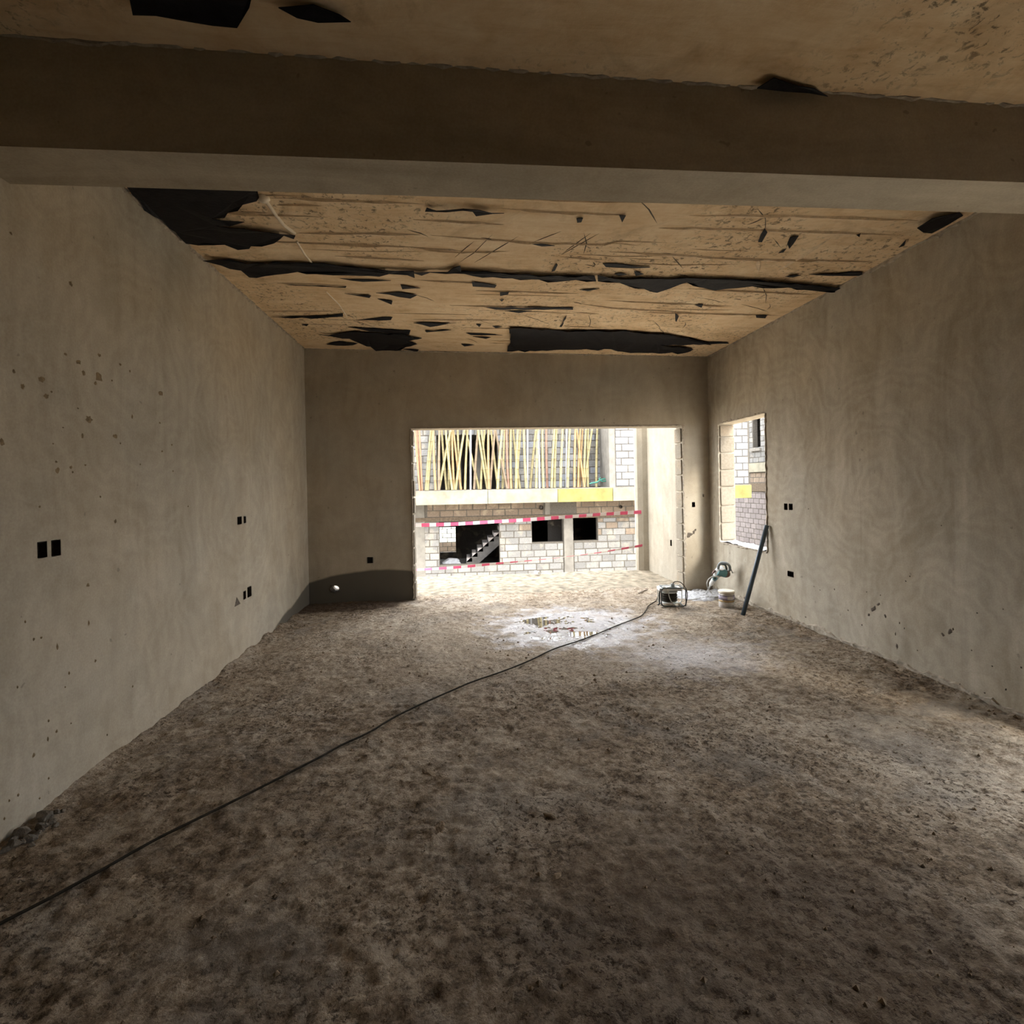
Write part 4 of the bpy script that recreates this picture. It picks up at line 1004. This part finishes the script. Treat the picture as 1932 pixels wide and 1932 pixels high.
# grey lead lying from the reel to the hammer
P = [atZ(*q) for q in ((1296,1132),(1310,1131),(1322,1128),(1335,1126),(1350,1127),(1361,1125))]
for q in P: q.z = fz(q.x, q.y)+.022
o = MB().tube(smooth_path(P), .005, 6).obj('extension_lead', M['cable_grey']); tag(o, 'grey lead on the dusty floor between reel and can', 'cable')

# plaster dust swept into the right corner
dx = np.linspace(2.45, 3.15, 60); dy = np.linspace(5.85, 6.5, 56)
def dusth(X, Y):
    m_ = np.clip(1.15-(((X-2.9)/.42)**2+((Y-6.22)/.30)**2)+1.1*vnoise(X, Y, 7, 7, 41), 0, 1)
    return floor_h(X, Y)-.006+.022*np.minimum(m_*3, 1)+.016*m_*np.abs(vnoise(X, Y, 26, 26, 42))*2
o = link('plaster_dust', grid_mesh('plaster_dust', dx, dy, dusth, M['dust'])); tag(o, 'white plaster dust swept into the right corner', 'dust', kind='stuff')

# rubble along the left wall
def rock(name, c, r, seed, mat, label, cat, grp):
    rr = random.Random(seed); b = bmesh.new(); bmesh.ops.create_icosphere(b, subdivisions=2, radius=1)
    pl = [(Vector((rr.uniform(-1,1), rr.uniform(-1,1), rr.uniform(-1,1))).normalized(), rr.uniform(.45,.8)) for _ in range(9)]
    for v in b.verts:
        for n_, d_ in pl:
            t = v.co.dot(n_)
            if t > d_: v.co -= n_*(t-d_)
    for v in b.verts: v.co = Vector((v.co.x*r*rr.uniform(.95,1.1)*1.3, v.co.y*r*1.1, v.co.z*r*.85))
    me = bpy.data.meshes.new(name); b.to_mesh(me); b.free(); me.materials.append(M[mat])
    o = link(name, me); o.location = (c[0], c[1], fz(c[0], c[1])+r*.45); o.rotation_euler = (0,0,rr.uniform(0,6))
    tag(o, label, cat, grp); return o
for i, (x, y, r) in enumerate([(58,1548,.034),(14,1580,.03),(74,1566,.022),(42,1576,.020),(52,1586,.022),(32,1582,.017),(66,1580,.016),(88,1546,.020),(98,1552,.016),(82,1538,.014),(28,1598,.020),(8,1606,.020),(70,1574,.012),(104,1560,.012),(60,1594,.014),(40,1592,.013),(86,1560,.013),(106,1534,.014),(118,1530,.011),(20,1590,.014)]):
    q = atZ(x, y); q.x = max(q.x, -1.825+r*.6)
    lab = ('largest rubble lump against the left wall' if i == 0 else 'second largest rubble lump at the left picture edge' if i == 1 else 'small dark mortar fragment in the rubble at the foot of the left wall')
    rock('rubble_lump', q, r, i, 'rubble', lab, 'rubble', 'rubble at the foot of the left wall')
for i, (x, y, r, lab) in enumerate([(806,1449,.024,'flat mortar lump on the floor below the cable'), (1035,1532,.018,'dark earth clod on the floor in mid room'), (830,1556,.026,'low earth lump, front centre of the floor'), (750,1787,.011,'small round earth clod low in the picture, left of centre'), (1420,1590,.007,'tiny pale stone chip on the right front floor'), (1050,1652,.016,'long pale clod on the front floor, right of centre')]):
    q = atZ(x, y); o = rock('earth_clod', q, r, 40+i, 'clod', lab, 'clod', 'loose clods on the earth floor'); o.scale = (1.5, .9, .55); o.location.z -= r*.35
# loose grit: one object nobody could count
gm = MB(); rg = random.Random(12)
for i in range(1500):
    y = .9+5.2*rg.random()**1.5; x = rg.uniform(-1.8, 3.05); r = rg.choice([.003,.004,.005,.006,.009])*(.7+.8*rg.random())
    if rg.random() < .25: x = rg.choice([-1.86+abs(rg.gauss(0,.07)), 3.12-abs(rg.gauss(0,.05))])
    z = fz(x, y) if i < 0 else 0
    gm.v.append((x, y, r))
pts = gm.v; gm = MB(); hh = floor_h(np.array([p[0] for p in pts]), np.array([p[1] for p in pts]))
for (x, y, r), z in zip(pts, hh):
    o_ = [Vector((rg.uniform(.7,1.2)*r*s[0], rg.uniform(.7,1.2)*r*s[1], rg.uniform(.5,1.)*r*s[2])) for s in ((1,0,0),(0,1,0),(-1,0,0),(0,-1,0),(0,0,1),(0,0,-1))]
    gm.add([Vector((x, y, z+r*.3))+q for q in o_], [(0,1,4),(1,2,4),(2,3,4),(3,0,4),(1,0,5),(2,1,5),(3,2,5),(0,3,5)])
o = gm.obj('loose_grit', M['clod']); tag(o, 'loose grit scattered over the earth floor', 'grit', kind='stuff')
print('blocks lower', nl, 'upper', nu)
